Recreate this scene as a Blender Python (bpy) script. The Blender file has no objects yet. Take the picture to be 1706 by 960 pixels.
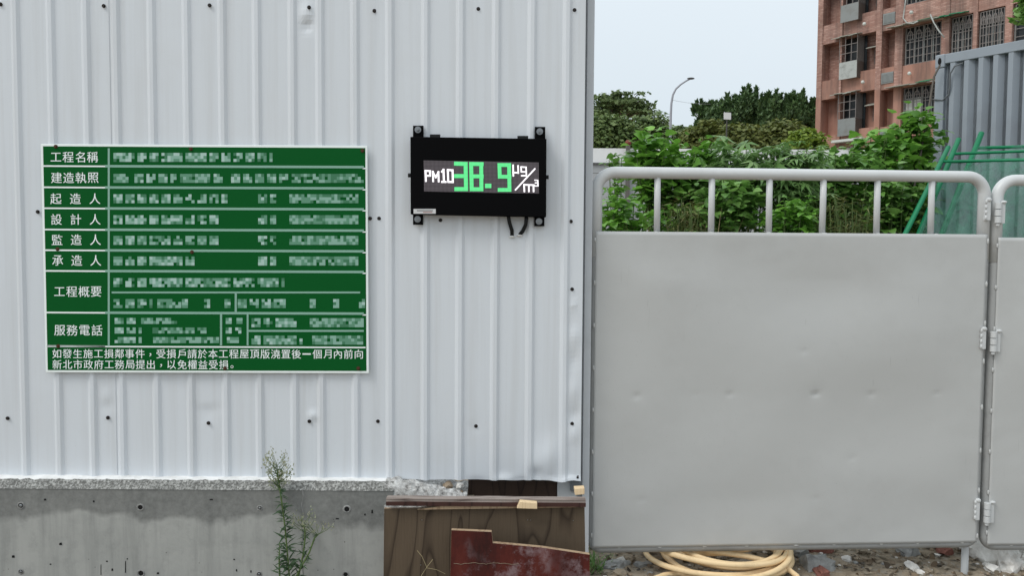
import bpy, bmesh, math, random
import numpy as np
from mathutils import Vector, Matrix, noise

random.seed(7); RNG = np.random.default_rng(7)
SC = bpy.context.scene
COL = SC.collection
R = math.radians

# ------------------------------------------------------------------ camera
F = 1280.0                       # focal length in photograph pixels (photograph 1706 x 960)
CAM = Vector((0, 0, 1.55)); PITCH = R(2.75); ROLL = R(0.38)
fw = Vector((0, math.cos(PITCH), -math.sin(PITCH)))
r0 = Vector((1, 0, 0)); u0 = Vector((0, math.sin(PITCH), math.cos(PITCH)))
rt = r0 * math.cos(ROLL) + u0 * math.sin(ROLL)
up = u0 * math.cos(ROLL) - r0 * math.sin(ROLL)
cd = bpy.data.cameras.new('camera'); cam = bpy.data.objects.new('camera', cd); COL.objects.link(cam)
cd.sensor_width = 36; cd.lens = 36 * F / 1706; cd.clip_start = 0.05; cd.clip_end = 2000
M3 = Matrix((rt, up, -fw)).transposed()
cam.matrix_world = Matrix.Translation(CAM) @ M3.to_4x4()
SC.camera = cam

# ------------------------------------------------------------------ sky, sun, exposure
SUN_EL, SUN_AZ = R(50), R(238)    # azimuth clockwise from +Y
w = bpy.data.worlds.new('World'); SC.world = w; w.use_nodes = True
nt = w.node_tree; nt.nodes.clear()
out = nt.nodes.new('ShaderNodeOutputWorld'); bg = nt.nodes.new('ShaderNodeBackground')
sky = nt.nodes.new('ShaderNodeTexSky'); sky.sky_type = 'NISHITA'; sky.sun_disc = False
sky.sun_elevation = SUN_EL; sky.sun_rotation = SUN_AZ; sky.dust_density = 3.0; sky.air_density = 1.0
hs = nt.nodes.new('ShaderNodeHueSaturation'); hs.inputs['Saturation'].default_value = 0.25
mx = nt.nodes.new('ShaderNodeMix'); mx.data_type = 'RGBA'; mx.inputs[0].default_value = 0.78
# overcast cloud deck: brighter overhead than at the horizon
geo = nt.nodes.new('ShaderNodeNewGeometry'); sep = nt.nodes.new('ShaderNodeSeparateXYZ')
tc = nt.nodes.new('ShaderNodeTexCoord')
nz = nt.nodes.new('ShaderNodeTexNoise'); nz.inputs['Scale'].default_value = 2.2; nz.inputs['Detail'].default_value = 5
rp = nt.nodes.new('ShaderNodeValToRGB')
rp.color_ramp.elements[0].position = 0.0; rp.color_ramp.elements[0].color = (6.9, 8.0, 8.8, 1)
rp.color_ramp.elements[1].position = 0.75; rp.color_ramp.elements[1].color = (11.6, 12.6, 13.4, 1)
mm = nt.nodes.new('ShaderNodeMath'); mm.operation = 'MULTIPLY_ADD'; mm.inputs[1].default_value = 0.10
nt.links.new(tc.outputs['Generated'], sep.inputs[0]); nt.links.new(tc.outputs['Generated'], nz.inputs['Vector'])
nt.links.new(nz.outputs['Fac'], mm.inputs[0]); nt.links.new(sep.outputs['Z'], mm.inputs[2])
nt.links.new(mm.outputs[0], rp.inputs['Fac'])
nt.links.new(sky.outputs[0], hs.inputs['Color'])
nt.links.new(hs.outputs[0], mx.inputs['A']); nt.links.new(rp.outputs[0], mx.inputs['B'])
nt.links.new(mx.outputs['Result'], bg.inputs['Color']); bg.inputs['Strength'].default_value = 0.10
nt.links.new(bg.outputs[0], out.inputs['Surface'])
sl = bpy.data.lights.new('sun', 'SUN'); sl.energy = 1.35; sl.angle = R(22); sl.color = (1.0, 0.97, 0.92)
so = bpy.data.objects.new('sun', sl); COL.objects.link(so)
sd = Vector((math.sin(SUN_AZ) * math.cos(SUN_EL), math.cos(SUN_AZ) * math.cos(SUN_EL), math.sin(SUN_EL)))
so.rotation_euler = (-sd).to_track_quat('-Z', 'Y').to_euler(); so.location = sd * 50
SC.view_settings.view_transform = 'Standard'; SC.view_settings.look = 'None'
SC.view_settings.exposure = 0.0; SC.view_settings.gamma = 1.0; SC.view_settings.use_curve_mapping = False
SC.cycles.max_bounces = 8; SC.cycles.transparent_max_bounces = 16

# ------------------------------------------------------------------ helpers
def P(px, py, Y):
    "the point at depth Y that the photograph shows at pixel (px, py)"
    d = fw * F + rt * (px - 853) + up * (480 - py)
    return CAM + d * (Y / d.y)
def G(px, py, z=0.0):
    d = fw * F + rt * (px - 853) + up * (480 - py)
    return CAM + d * ((z - CAM.z) / d.z)

class MB:
    def __init__(s): s.v = []; s.f = []; s.mi = []; s.m = 0
    def add(s, vs, fs):
        o = len(s.v); s.v += [tuple(v) for v in vs]
        s.f += [tuple(i + o for i in f) for f in fs]; s.mi += [s.m] * len(fs); return s
    def box(s, a, b):
        x0, y0, z0 = a; x1, y1, z1 = b
        return s.add([(x0,y0,z0),(x1,y0,z0),(x1,y1,z0),(x0,y1,z0),(x0,y0,z1),(x1,y0,z1),(x1,y1,z1),(x0,y1,z1)],
            [(0,3,2,1),(4,5,6,7),(0,1,5,4),(1,2,6,5),(2,3,7,6),(3,0,4,7)])
    def slab(s, pts, d):
        "a polygon (3-D points, counter-clockwise seen from its front) pushed back along vector d"
        n = len(pts); q = [Vector(p) + Vector(d) for p in pts]
        return s.add(list(pts) + q, [tuple(range(n)), tuple(range(2*n-1, n-1, -1))] + [(i, i+n, (i+1) % n + n, (i+1) % n) for i in range(n)])
    def tube(s, path, r, n=10, cap=True):
        path = [Vector(p) for p in path]; k = len(path)
        rs = r if isinstance(r, (list, tuple)) else [r] * k
        T = []
        for i in range(k):
            t = path[min(i+1, k-1)] - path[max(i-1, 0)]
            T.append(t.normalized() if t.length > 1e-9 else Vector((0,0,1)))
        a = T[0].orthogonal().normalized(); vs = []
        for i in range(k):
            a = (a - T[i] * a.dot(T[i])); a = a.normalized() if a.length > 1e-6 else T[i].orthogonal().normalized()
            b = T[i].cross(a)
            for j in range(n):
                an = 2 * math.pi * j / n
                vs.append(path[i] + (a * math.cos(an) + b * math.sin(an)) * rs[i])
        fs = [(i*n+j, i*n+(j+1) % n, (i+1)*n+(j+1) % n, (i+1)*n+j) for i in range(k-1) for j in range(n)]
        if cap: fs += [tuple(range(n-1, -1, -1)), tuple(range((k-1)*n, k*n))]
        return s.add(vs, fs)
    def disc(s, c, r, d, n=14):
        "short cylinder from c along vector d"
        return s.tube([Vector(c), Vector(c) + Vector(d)], r, n)
    def ball(s, c, r, seg=8, ring=5, sc=(1,1,1)):
        vs = []; c = Vector(c)
        for i in range(1, ring):
            th = math.pi * i / ring
            for j in range(seg):
                ph = 2 * math.pi * j / seg
                vs.append(c + Vector((math.sin(th)*math.cos(ph)*r*sc[0], math.sin(th)*math.sin(ph)*r*sc[1], math.cos(th)*r*sc[2])))
        vs += [c + Vector((0,0,r*sc[2])), c - Vector((0,0,r*sc[2]))]
        fs = [(i*seg+j, (i+1)*seg+j, (i+1)*seg+(j+1) % seg, i*seg+(j+1) % seg) for i in range(ring-2) for j in range(seg)]
        t = len(vs) - 2
        fs += [(t, j, (j+1) % seg) for j in range(seg)] + [(t+1, (ring-2)*seg+(j+1) % seg, (ring-2)*seg+j) for j in range(seg)]
        return s.add(vs, fs)
    def build(s, name, mats, parent=None, smooth=False, bevel=0, loc=None):
        me = bpy.data.meshes.new(name)
        o = bpy.data.objects.new(name, me); COL.objects.link(o)
        if parent is not None:
            O = origin(parent); o.parent = parent
        else:
            O = Vector(loc) if loc is not None else Vector((0,0,0)); o.location = O
        o['_o'] = list(O)
        me.from_pydata([tuple(Vector(v) - O) for v in s.v], [], s.f)
        for m in (mats if isinstance(mats, (list, tuple)) else [mats]): me.materials.append(m)
        if any(s.mi): me.polygons.foreach_set('material_index', s.mi)
        if smooth: me.polygons.foreach_set('use_smooth', [True] * len(me.polygons))
        if bevel:
            b = o.modifiers.new('bevel', 'BEVEL'); b.width = bevel; b.segments = 2; b.limit_method = 'ANGLE'; b.angle_limit = R(35)
        me.update(); return o
def origin(o): return Vector(o['_o'])
def tag(o, label, cat, group=None, kind=None):
    o['label'] = label; o['category'] = cat
    if group: o['group'] = group
    if kind: o['kind'] = kind
    return o
def thing(name, label, cat, loc, group=None, kind=None):
    o = bpy.data.objects.new(name, None); COL.objects.link(o); o.location = loc; o['_o'] = list(Vector(loc))
    o.empty_display_size = .1
    return tag(o, label, cat, group, kind)
def npmesh(name, V, T, mat, parent=None, loc=(0,0,0), smooth=False):
    "triangle mesh from numpy arrays (world coordinates)"
    me = bpy.data.meshes.new(name); o = bpy.data.objects.new(name, me); COL.objects.link(o)
    O = origin(parent) if parent is not None else Vector(loc)
    if parent is not None: o.parent = parent
    else: o.location = O
    o['_o'] = list(O)
    V = (V - np.array(O)).astype(np.float32)
    me.vertices.add(len(V)); me.vertices.foreach_set('co', V.ravel())
    me.loops.add(T.size); me.loops.foreach_set('vertex_index', T.ravel().astype(np.int32))
    k = T.shape[1]
    me.polygons.add(len(T)); me.polygons.foreach_set('loop_start', np.arange(0, T.size, k, dtype=np.int32))
    if smooth: me.polygons.foreach_set('use_smooth', np.ones(len(T), dtype=bool))
    me.materials.append(mat); me.update(calc_edges=True); me.validate(); return o

# ------------------------------------------------------------------ materials
def mat(name, col=(.5,.5,.5), rough=.6, metal=0, spec=.22):
    m = bpy.data.materials.new(name); m.use_nodes = True
    b = m.node_tree.nodes['Principled BSDF']
    b.inputs['Base Color'].default_value = (*col, 1); b.inputs['Roughness'].default_value = rough
    b.inputs['Metallic'].default_value = metal; b.inputs['Specular IOR Level'].default_value = spec
    return m
class N:
    "tiny node builder on one material"
    def __init__(s, m): s.m = m; s.t = m.node_tree; s.b = s.t.nodes['Principled BSDF']; s.tc = s.new('ShaderNodeTexCoord')
    def new(s, k, **kw):
        n = s.t.nodes.new(k)
        for a, v in kw.items(): setattr(n, a, v)
        return n
    def link(s, a, b): s.t.links.new(a, b)
    def vec(s, scale=(1,1,1), loc=(0,0,0), rot=(0,0,0)):
        mp = s.new('ShaderNodeMapping'); mp.inputs['Scale'].default_value = scale; mp.inputs['Location'].default_value = loc; mp.inputs['Rotation'].default_value = rot
        s.link(s.tc.outputs['Object'], mp.inputs['Vector']); return mp.outputs[0]
    def noise(s, scale, detail=4, rough=.55, v=None, dist=0):
        n = s.new('ShaderNodeTexNoise'); n.inputs['Scale'].default_value = scale; n.inputs['Detail'].default_value = detail
        n.inputs['Roughness'].default_value = rough; n.inputs['Distortion'].default_value = dist
        s.link(v if v is not None else s.tc.outputs['Object'], n.inputs['Vector']); return n.outputs['Fac']
    def voro(s, scale, feature='F1', v=None, out='Distance'):
        n = s.new('ShaderNodeTexVoronoi'); n.feature = feature; n.inputs['Scale'].default_value = scale
        s.link(v if v is not None else s.tc.outputs['Object'], n.inputs['Vector']); return n.outputs[out]
    def ramp(s, fac, stops, interp='LINEAR'):
        r = s.new('ShaderNodeValToRGB'); e = r.color_ramp.elements; r.color_ramp.interpolation = interp
        while len(e) < len(stops): e.new(.5)
        for i, (p, c) in enumerate(stops):
            e[i].position = p; e[i].color = (*c, 1) if isinstance(c, (tuple, list)) else (c, c, c, 1)
        s.link(fac, r.inputs['Fac']); return r.outputs['Color']
    def mix(s, fac, a, b, mode='MIX'):
        n = s.new('ShaderNodeMix'); n.data_type = 'RGBA'; n.blend_type = mode
        for sock, v in ((n.inputs[0], fac), (n.inputs['A'], a), (n.inputs['B'], b)):
            if isinstance(v, (int, float)): sock.default_value = v
            elif isinstance(v, (tuple, list)): sock.default_value = (*v, 1)
            else: s.link(v, sock)
        return n.outputs['Result']
    def math(s, op, a, b=0.0):
        n = s.new('ShaderNodeMath'); n.operation = op
        for sock, v in ((n.inputs[0], a), (n.inputs[1], b)):
            if isinstance(v, (int, float)): sock.default_value = v
            else: s.link(v, sock)
        return n.outputs[0]
    def xyz(s):
        n = s.new('ShaderNodeSeparateXYZ'); s.link(s.tc.outputs['Object'], n.inputs[0]); return n.outputs
    def color(s, c): s.link(c, s.b.inputs['Base Color']); return s
    def rough(s, c): s.link(c, s.b.inputs['Roughness']); return s
    def bump(s, h, strength=.3, dist=.01):
        n = s.new('ShaderNodeBump'); n.inputs['Strength'].default_value = strength; n.inputs['Distance'].default_value = dist
        s.link(h, n.inputs['Height']); s.link(n.outputs[0], s.b.inputs['Normal']); return s

def m_white_steel():
    m = mat('white_coated_steel', (.74,.77,.81), .42, 0, .4); n = N(m)
    streak = n.noise(1.0, 5, .6, n.vec((22, 22, .7)))
    grime = n.noise(2.3, 6, .65)
    c = n.mix(n.ramp(streak, [(.46, 0.0), (.78, .5)]), (.668,.70,.735), (.53,.54,.545))
    c = n.mix(n.ramp(grime, [(.52, 0.0), (.8, .4)]), c, (.60,.61,.62))
    spk = n.noise(260, 2, .5)
    c = n.mix(n.ramp(spk, [(.70, 0.0), (.76, .5)]), c, (.45,.46,.47))
    n.color(c); n.bump(n.noise(180, 2, .5), .04, .002)
    n.rough(n.ramp(grime, [(.3, .36), (.7, .55)])); return m
def m_concrete():
    m = mat('concrete', (.33,.33,.31), .85); n = N(m)
    x, y, z = n.xyz()
    base = n.ramp(n.noise(3.0, 8, .62), [(.25, (.31,.315,.30)), (.75, (.44,.44,.415))])
    base = n.mix(n.ramp(n.noise(1.0, 6, .7, n.vec((12, 12, .8))), [(.46, 0.0), (.75, .7)]), base, (.22,.225,.215))
    base = n.mix(n.ramp(n.noise(11, 7, .72), [(.5, 0.0), (.72, .5)]), base, (.23,.235,.225))
    # damp band under the top edge: a stain with an irregular lower outline
    edge = n.math('ADD', z, n.math('MULTIPLY', n.math('SUBTRACT', n.noise(1.0, 7, .52, n.vec((2.6, 2.6, 2.2))), .5), .36))
    wet = n.ramp(edge, [(.338, 0.0), (.366, 1.0)])
    fine = n.noise(38, 5, .7)
    wc = n.mix(n.ramp(fine, [(.35, 0.0), (.7, 1.0)]), (.10,.103,.098), (.20,.203,.195))
    c = n.mix(n.math('MULTIPLY', n.math('MULTIPLY', wet, .8), n.ramp(n.noise(2.1, 5, .6), [(.2, .55), (.6, 1.0)])), base, wc)
    pores = n.ramp(n.voro(26), [(.05, 1.0), (.09, 0.0)])
    c = n.mix(n.math('MULTIPLY', pores, n.ramp(n.noise(5, 2), [(.5, 0.0), (.56, .8)])), c, (.07,.07,.065))
    n.color(c); n.bump(n.noise(60, 6, .7), .25, .004); return m
def m_rough_concrete():
    m = mat('broken_concrete', (.4,.4,.38), .95); n = N(m)
    c = n.ramp(n.voro(75, out='Color'), [(0, (.2,.2,.19)), (.5, (.42,.42,.40)), (1, (.62,.62,.59))])
    c = n.mix(n.ramp(n.noise(120, 4, .7), [(.42, .9), (.56, 0.0)]), c, (.13,.13,.12))
    n.color(c); n.bump(n.noise(90, 5, .8), 1.0, .01); return m
def m_broken():
    m = mat('fresh_broken_concrete', (.6,.6,.58), .95); n = N(m)
    c = n.ramp(n.noise(34, 7, .75), [(.36, (.16,.15,.14)), (.47, (.50,.49,.47)), (.62, (.80,.80,.78))])
    n.color(c); n.bump(n.noise(80, 6, .8), 1.0, .012); return m
def m_grout():
    m = mat('pale_grout', (.78,.78,.77), .9); n = N(m)
    c = n.ramp(n.noise(14, 7, .7), [(.3, (.62,.62,.60)), (.55, (.80,.80,.79)), (.8, (.86,.86,.85))])
    n.color(c); n.bump(n.noise(70, 5, .7), .4, .006); return m
def m_soil():
    m = mat('soil', (.16,.12,.08), .95); n = N(m)
    c = n.ramp(n.noise(2.4, 10, .68), [(.28, (.15,.115,.08)), (.46, (.33,.265,.19)), (.70, (.52,.44,.34))])
    c = n.mix(n.ramp(n.voro(42, out='Color'), [(.62, 0.0), (.7, .5)]), c, (.36,.33,.28))
    c = n.mix(n.ramp(n.noise(17, 6, .7), [(.55, 0.0), (.64, .8)]), c, (.07,.055,.04))
    n.color(c); n.bump(n.noise(48, 9, .75), .9, .03); return m
def m_ply(name, a, b, dk, scale=1.0, seed=0):
    m = mat(name, a, .75); n = N(m)
    v = n.vec((5.0*scale, 5.0*scale, .75*scale), (seed, seed*.7, 0))
    w_ = n.noise(1.0, 2, .45, v)
    ring = n.math('FRACT', n.math('MULTIPLY', w_, 9.0))
    line = n.ramp(ring, [(0, 1.0), (.07, .55), (.20, .08), (.6, 0.0), (.93, .12), (1, 1.0)])
    c = n.mix(n.noise(3.5, 5, .6), a, b)
    c = n.mix(n.math('MULTIPLY', line, .85), c, dk)
    fib = n.noise(1.0, 4, .7, n.vec((160, 160, 5)))
    c = n.mix(n.ramp(fib, [(.48, 0.0), (.78, .35)]), c, dk)
    n.color(c); n.bump(n.math('ADD', fib, line), .15, .002); return m
def m_redform():
    m = mat('red_formwork_film', (.12,.025,.018), .5); n = N(m)
    c = n.ramp(n.noise(1.0, 6, .7, n.vec((9, 9, 2.5))), [(.3, (.022,.008,.007)), (.55, (.075,.015,.011)), (.8, (.12,.03,.02))])
    pale = n.math('MULTIPLY', n.ramp(n.noise(9, 8, .75), [(.5, 0.0), (.62, 1.0)]), n.ramp(n.noise(2.2, 3, .5, n.vec((2.2,1,.7), (.33,0,0))), [(.5, 0.0), (.62, .55)]))
    c = n.mix(pale, c, (.26,.20,.21))
    n.color(c); n.rough(n.ramp(n.noise(7, 4), [(.3, .35), (.7, .7)])); n.bump(n.noise(30, 6, .7), .2, .003); n.b.inputs['Specular IOR Level'].default_value = .12; return m
def m_paint(name, col, rough=.42, dirt=.25, dcol=(.25,.24,.22), scale=3.0, spec=.3):
    m = mat(name, col, rough, 0, spec); n = N(m)
    d = n.noise(scale, 7, .68)
    c = n.mix(n.ramp(d, [(.5, 0.0), (.78, dirt)]), col, dcol)
    c = n.mix(n.ramp(n.noise(210, 2), [(.69, 0.0), (.74, .45)]), c, tuple(x*.55 for x in col))
    scr = n.noise(1.0, 3, .6, n.vec((70, 70, 3.5), (0,0,0), (0, .5, 0)))
    c = n.mix(n.ramp(scr, [(.70, 0.0), (.76, .35)]), c, tuple(x*.6 for x in col))
    n.color(c); n.rough(n.ramp(d, [(.3, rough*.85), (.7, min(1, rough*1.35))])); n.bump(n.noise(150, 3, .6), .05, .002); return m
def m_leaf(name, cols, rough=.5, trans=.25):
    m = bpy.data.materials.new(name); m.use_nodes = True; t = m.node_tree; n = N(m)
    g = n.new('ShaderNodeNewGeometry')
    c = n.ramp(g.outputs['Random Per Island'], [(i / (len(cols)-1), k) for i, k in enumerate(cols)])
    n.color(c); n.b.inputs['Roughness'].default_value = rough; n.b.inputs['Specular IOR Level'].default_value = .5
    tr = n.new('ShaderNodeBsdfTranslucent'); ms = n.new('ShaderNodeMixShader'); ms.inputs[0].default_value = trans
    n.link(c, tr.inputs['Color']); n.link(n.b.outputs[0], ms.inputs[1]); n.link(tr.outputs[0], ms.inputs[2])
    n.link(ms.outputs[0], t.nodes['Material Output'].inputs['Surface']); return m
def m_tile():
    m = mat('brick_tile', (.4,.2,.15), .8); n = N(m)
    b = n.new('ShaderNodeTexBrick'); b.inputs['Scale'].default_value = 1.0
    b.inputs['Brick Width'].default_value = .24; b.inputs['Row Height'].default_value = .075; b.inputs['Mortar Size'].default_value = .008
    b.inputs['Color1'].default_value = (.36,.19,.15,1); b.inputs['Color2'].default_value = (.55,.345,.285,1); b.inputs['Mortar'].default_value = (.30,.20,.17,1)
    mp = n.new('ShaderNodeMapping'); mp.vector_type = 'TEXTURE'; mp.inputs['Rotation'].default_value = (0, 0, math.atan2(-.78, .62))
    # lay the bricks in the plane of the facade: along the wall, and up
    n.link(n.tc.outputs['Object'], mp.inputs['Vector'])
    s_ = n.new('ShaderNodeSeparateXYZ'); n.link(mp.outputs[0], s_.inputs[0]); cb = n.new('ShaderNodeCombineXYZ')
    n.link(n.math('ADD', s_.outputs[0], s_.outputs[1]), cb.inputs[0]); n.link(s_.outputs[2], cb.inputs[1]); n.link(cb.outputs[0], b.inputs['Vector'])
    c = n.mix(n.ramp(n.noise(.9, 6, .65), [(.4, 0.0), (.75, .7)]), b.outputs['Color'], (.27,.16,.125))
    c = n.mix(n.ramp(n.noise(1.0, 5, .65, n.vec((1.6,1.6,.18))), [(.47, 0.0), (.72, .8)]), c, (.12,.085,.075))
    n.color(c); return m
def m_terra():
    m = mat('terracotta_render', (.45,.22,.15), .85); n = N(m)
    c = n.ramp(n.noise(1.1, 6, .65), [(.3, (.37,.195,.145)), (.7, (.47,.265,.205))])
    c = n.mix(n.ramp(n.noise(1.0, 6, .65, n.vec((2,2,.22))), [(.45, 0.0), (.7, .8)]), c, (.13,.092,.08))
    n.color(c); return m
def m_emit(name, col, strength, base=(.02,.02,.02)):
    m = mat(name, base, .5); b = m.node_tree.nodes['Principled BSDF']
    b.inputs['Emission Color'].default_value = (*col, 1); b.inputs['Emission Strength'].default_value = strength; return m
def m_dots(name, col, strength):
    m = m_emit(name, col, strength); n = N(m)
    f = n.new('ShaderNodeVectorMath'); f.operation = 'FRACTION'; n.link(n.vec((1/.0058, 1, 1/.0058)), f.inputs[0])
    sp = n.new('ShaderNodeSeparateXYZ'); n.link(f.outputs[0], sp.inputs[0]); cb = n.new('ShaderNodeCombineXYZ'); n.link(sp.outputs[0], cb.inputs[0]); n.link(sp.outputs[2], cb.inputs[2])
    d = n.new('ShaderNodeVectorMath'); d.operation = 'DISTANCE'; n.link(cb.outputs[0], d.inputs[0]); d.inputs[1].default_value = (.5, 0, .5)
    k = n.ramp(d.outputs['Value'], [(.30, strength/1.4), (.62, strength*.52/1.4)]); sc_ = n.math('MULTIPLY', k, 1.4); n.link(sc_, n.b.inputs['Emission Strength']); return m
def m_led_screen():
    m = mat('led_screen', (.03,.03,.032), .45); n = N(m)
    v = n.vec((1/.0058, 1, 1/.0058)); f = n.new('ShaderNodeVectorMath'); f.operation = 'FRACTION'; n.link(v, f.inputs[0])
    d = n.new('ShaderNodeVectorMath'); d.operation = 'DISTANCE'
    cbn = n.new('ShaderNodeSeparateXYZ'); n.link(f.outputs[0], cbn.inputs[0]); c2 = n.new('ShaderNodeCombineXYZ')
    n.link(cbn.outputs[0], c2.inputs[0]); n.link(cbn.outputs[2], c2.inputs[2]); n.link(c2.outputs[0], d.inputs[0]); d.inputs[1].default_value = (.5, 0, .5)
    c = n.ramp(d.outputs['Value'], [(.30, (.115,.098,.108)), (.48, (.03,.027,.03))])
    n.color(c); n.link(c, n.b.inputs['Emission Color']); n.b.inputs['Emission Strength'].default_value = .35
    return m
def m_net():
    m = bpy.data.materials.new('green_mesh_net'); m.use_nodes = True; n = N(m); t = m.node_tree
    n.b.inputs['Roughness'].default_value = .6
    c = n.ramp(n.noise(2.5, 5, .6), [(.3, (.03,.14,.09)), (.7, (.09,.25,.18))])
    n.color(c)
    tr = n.new('ShaderNodeBsdfTransparent'); ms = n.new('ShaderNodeMixShader')
    w1 = n.ramp(n.noise(1.0, 5, .65, n.vec((13, 13, 1.0))), [(.35, .14), (.65, .55)])
    n.link(w1, ms.inputs[0]); n.link(tr.outputs[0], ms.inputs[1]); n.link(n.b.outputs[0], ms.inputs[2])
    n.link(ms.outputs[0], t.nodes['Material Output'].inputs['Surface']); return m
def m_stone(name, a, b):
    m = mat(name, a, .92); n = N(m)
    n.color(n.ramp(n.noise(16, 7, .7), [(.3, a), (.7, b)])); n.bump(n.noise(45, 6, .75), .6, .01); return m

WHITE = m_white_steel(); CONC = m_concrete(); ROUGH = m_rough_concrete(); GROUT = m_grout(); RUBW = m_broken(); SOIL = m_soil()
PLY = m_ply('weathered_plywood', (.092,.066,.043), (.135,.10,.068), (.034,.023,.016))
PLANK = m_ply('dark_stained_plank', (.05,.022,.018), (.075,.035,.028), (.02,.01,.009), 1.0, 3)
BOARD = m_ply('dark_brown_board', (.042,.026,.019), (.058,.037,.027), (.02,.012,.01), 1.0, 5)
EDGE = m_ply('dull_ply_edge', (.36,.25,.16), (.44,.33,.22), (.22,.14,.09), 2.0, 4)
RAW = m_ply('raw_pale_wood', (.74,.55,.33), (.82,.65,.43), (.60,.42,.24), 2.0, 1)
REDF = m_redform()
GALV = m_paint('galvanised_steel', (.52,.54,.55), .38, .35)
POSTM = m_paint('pale_grey_post_paint', (.56,.585,.61), .4, .35)
BARR = m_paint('grey_barrier_paint', (.50,.505,.495), .36, .22, (.30,.29,.27), 1.6, .5)
BARP = m_paint('pale_grey_pipe_paint', (.60,.612,.612), .34, .2, (.25,.24,.22), 3.0, .5)
SHADED_PIPE = m_paint('shaded_dirty_pipe_paint', (.34,.345,.34), .45, .5, (.15,.13,.11), 5.0)  # grey darkened to paint in the pipe's underside shade; dirt mottling over it
GREEN = m_paint('green_sign_paint', (.0035,.092,.018), .55, .06, (.02,.07,.03), 2.0, .06); 
SIGNW = mat('sign_white', (.86,.92,.90), .5)
MOS = [mat('mosaic_pale', (.25,.44,.35), .55), mat('mosaic_mid', (.12,.29,.19), .55), mat('mosaic_dim', (.055,.19,.10), .55), mat('mosaic_bright', (.40,.57,.51), .55)]
BLK = m_paint('black_powder_coat', (.0035,.0035,.004), .6, .1, (.008,.008,.008), 3.0, .04); BLK2 = mat('black_rubber', (.012,.013,.014), .55)
SCREEN = m_led_screen(); LEDW = m_dots('led_white', (1,.96,1), 1.75); LEDG = m_dots('led_green', (.115,.80,.27), 1.3)
BOLT = mat('zinc_bolt', (.26,.27,.28), .35, .9); SCREW = mat('dark_screw', (.035,.03,.028), .5, .5); RUST = mat('rusty_screw', (.08,.035,.02), .8)
DARKHOLE = mat('dark_void', (.012,.012,.012), .9)
HOSE = m_paint('tan_rubber_hose', (.84,.63,.37), .55, .6, (.42,.29,.16), 11.0)
SLATE = m_paint('slate_grey_container_paint', (.285,.318,.355), .5, .3, (.15,.15,.15), 2.0)
GPIPE = m_paint('green_pipe_paint', (.008,.20,.085), .4, .3, (.02,.08,.04), 6.0); NET = m_net()
TILE = m_tile(); TERRA = m_terra()
GLASS = mat('dark_window_glass', (.018,.021,.023), .2, 0, .35); GRILLE = m_paint('weathered_window_grille', (.22,.20,.19), .6, .5, (.18,.12,.09), 4.0)
CAGE = m_paint('grey_metal_sheet', (.25,.265,.26), .6, .6, (.16,.14,.12), 1.5); CURT = mat('pale_curtain', (.62,.64,.60), .9)
STRIPE = m_paint('stained_pale_sheet', (.42,.44,.42), .7, .8, (.15,.15,.14), 3.0)
AWN = m_paint('pale_awning_sheet', (.36,.36,.31), .7, .5, (.2,.19,.16), 2.0); AWNG = m_paint('green_awning_sheet', (.03,.22,.11), .6, .4)
HOARDW = m_paint('white_hoarding', (.80,.80,.80), .6, .2); HOARDG = m_paint('grey_hoarding', (.40,.41,.42), .6, .2)
BARK = m_stone('bark', (.09,.065,.045), (.17,.13,.10)); STEM = mat('green_stem', (.10,.15,.05), .6)
LF_BRIGHT = m_leaf('bright_leaf', [(0.119,0.287,0.035), (0.198,0.429,0.062), (0.092,0.233,0.039), (0.264,0.519,0.088)], .36, .35)
LF_MID = m_leaf('mid_leaf', [(0.090,0.216,0.039), (0.151,0.322,0.065), (0.241,0.430,0.108), (0.085,0.184,0.043)], .36, .3)
LF_PALM = m_leaf('soft_leaf', [(0.119,0.237,0.065), (0.167,0.309,0.092), (0.238,0.382,0.139), (0.095,0.200,0.056)], .36, .3)
LF_FEATH = m_leaf('feathery_leaf', [(0.098,0.135,0.033), (0.140,0.176,0.046), (0.210,0.189,0.065), (0.070,0.115,0.026)], .6, .3)
LF_DARK = m_leaf('dark_leaf', [(0.022,0.056,0.017), (0.037,0.081,0.024), (0.050,0.094,0.029), (0.018,0.045,0.016)], .55, .2)
LF_UNDER = m_leaf('undergrowth_leaf', [(0.037,0.086,0.024), (0.062,0.132,0.033), (0.088,0.161,0.044), (0.027,0.063,0.020)], .5, .25)
LF_FAR = m_leaf('far_leaf', [(0.086,0.146,0.045), (0.134,0.203,0.062), (0.180,0.249,0.074), (0.109,0.160,0.052)], .6, .22)
LF_PINE = m_leaf('upright_leaf', [(0.062,0.125,0.046), (0.088,0.161,0.056), (0.117,0.199,0.064), (0.049,0.098,0.039)], .6, .2)
LF_OLIVE = m_leaf('olive_leaf', [(0.108,0.143,0.030), (0.143,0.171,0.039), (0.184,0.204,0.050), (0.086,0.121,0.029)], .6, .25)
LF_YEL = m_leaf('yellow_green_leaf', [(0.195,0.280,0.039), (0.255,0.350,0.052), (0.150,0.238,0.039)], .6, .35)
LF_AIRY = m_leaf('airy_leaf', [(0.114,0.172,0.062), (0.154,0.218,0.073), (0.090,0.138,0.053)], .6, .3)
WEEDL = m_leaf('weed_leaf', [(.035,.075,.03), (.05,.10,.04), (.03,.06,.025)], .6, .2)
WEEDF = m_leaf('weed_flower', [(.35,.37,.24), (.42,.42,.30), (.22,.27,.14)], .7, .3)
DRY = m_leaf('dry_grass', [(.32,.25,.14), (.24,.20,.10), (.14,.17,.06)], .8, .2)
S_GREY = m_stone('grey_rubble', (.17,.17,.165), (.38,.38,.365)); S_WHITE = m_stone('pale_rubble', (.50,.47,.43), (.80,.78,.74))
S_BRICK = m_stone('red_brick', (.15,.06,.045), (.25,.11,.085)); S_BROWN = m_stone('brown_stone', (.20,.15,.10), (.34,.27,.20))

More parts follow.
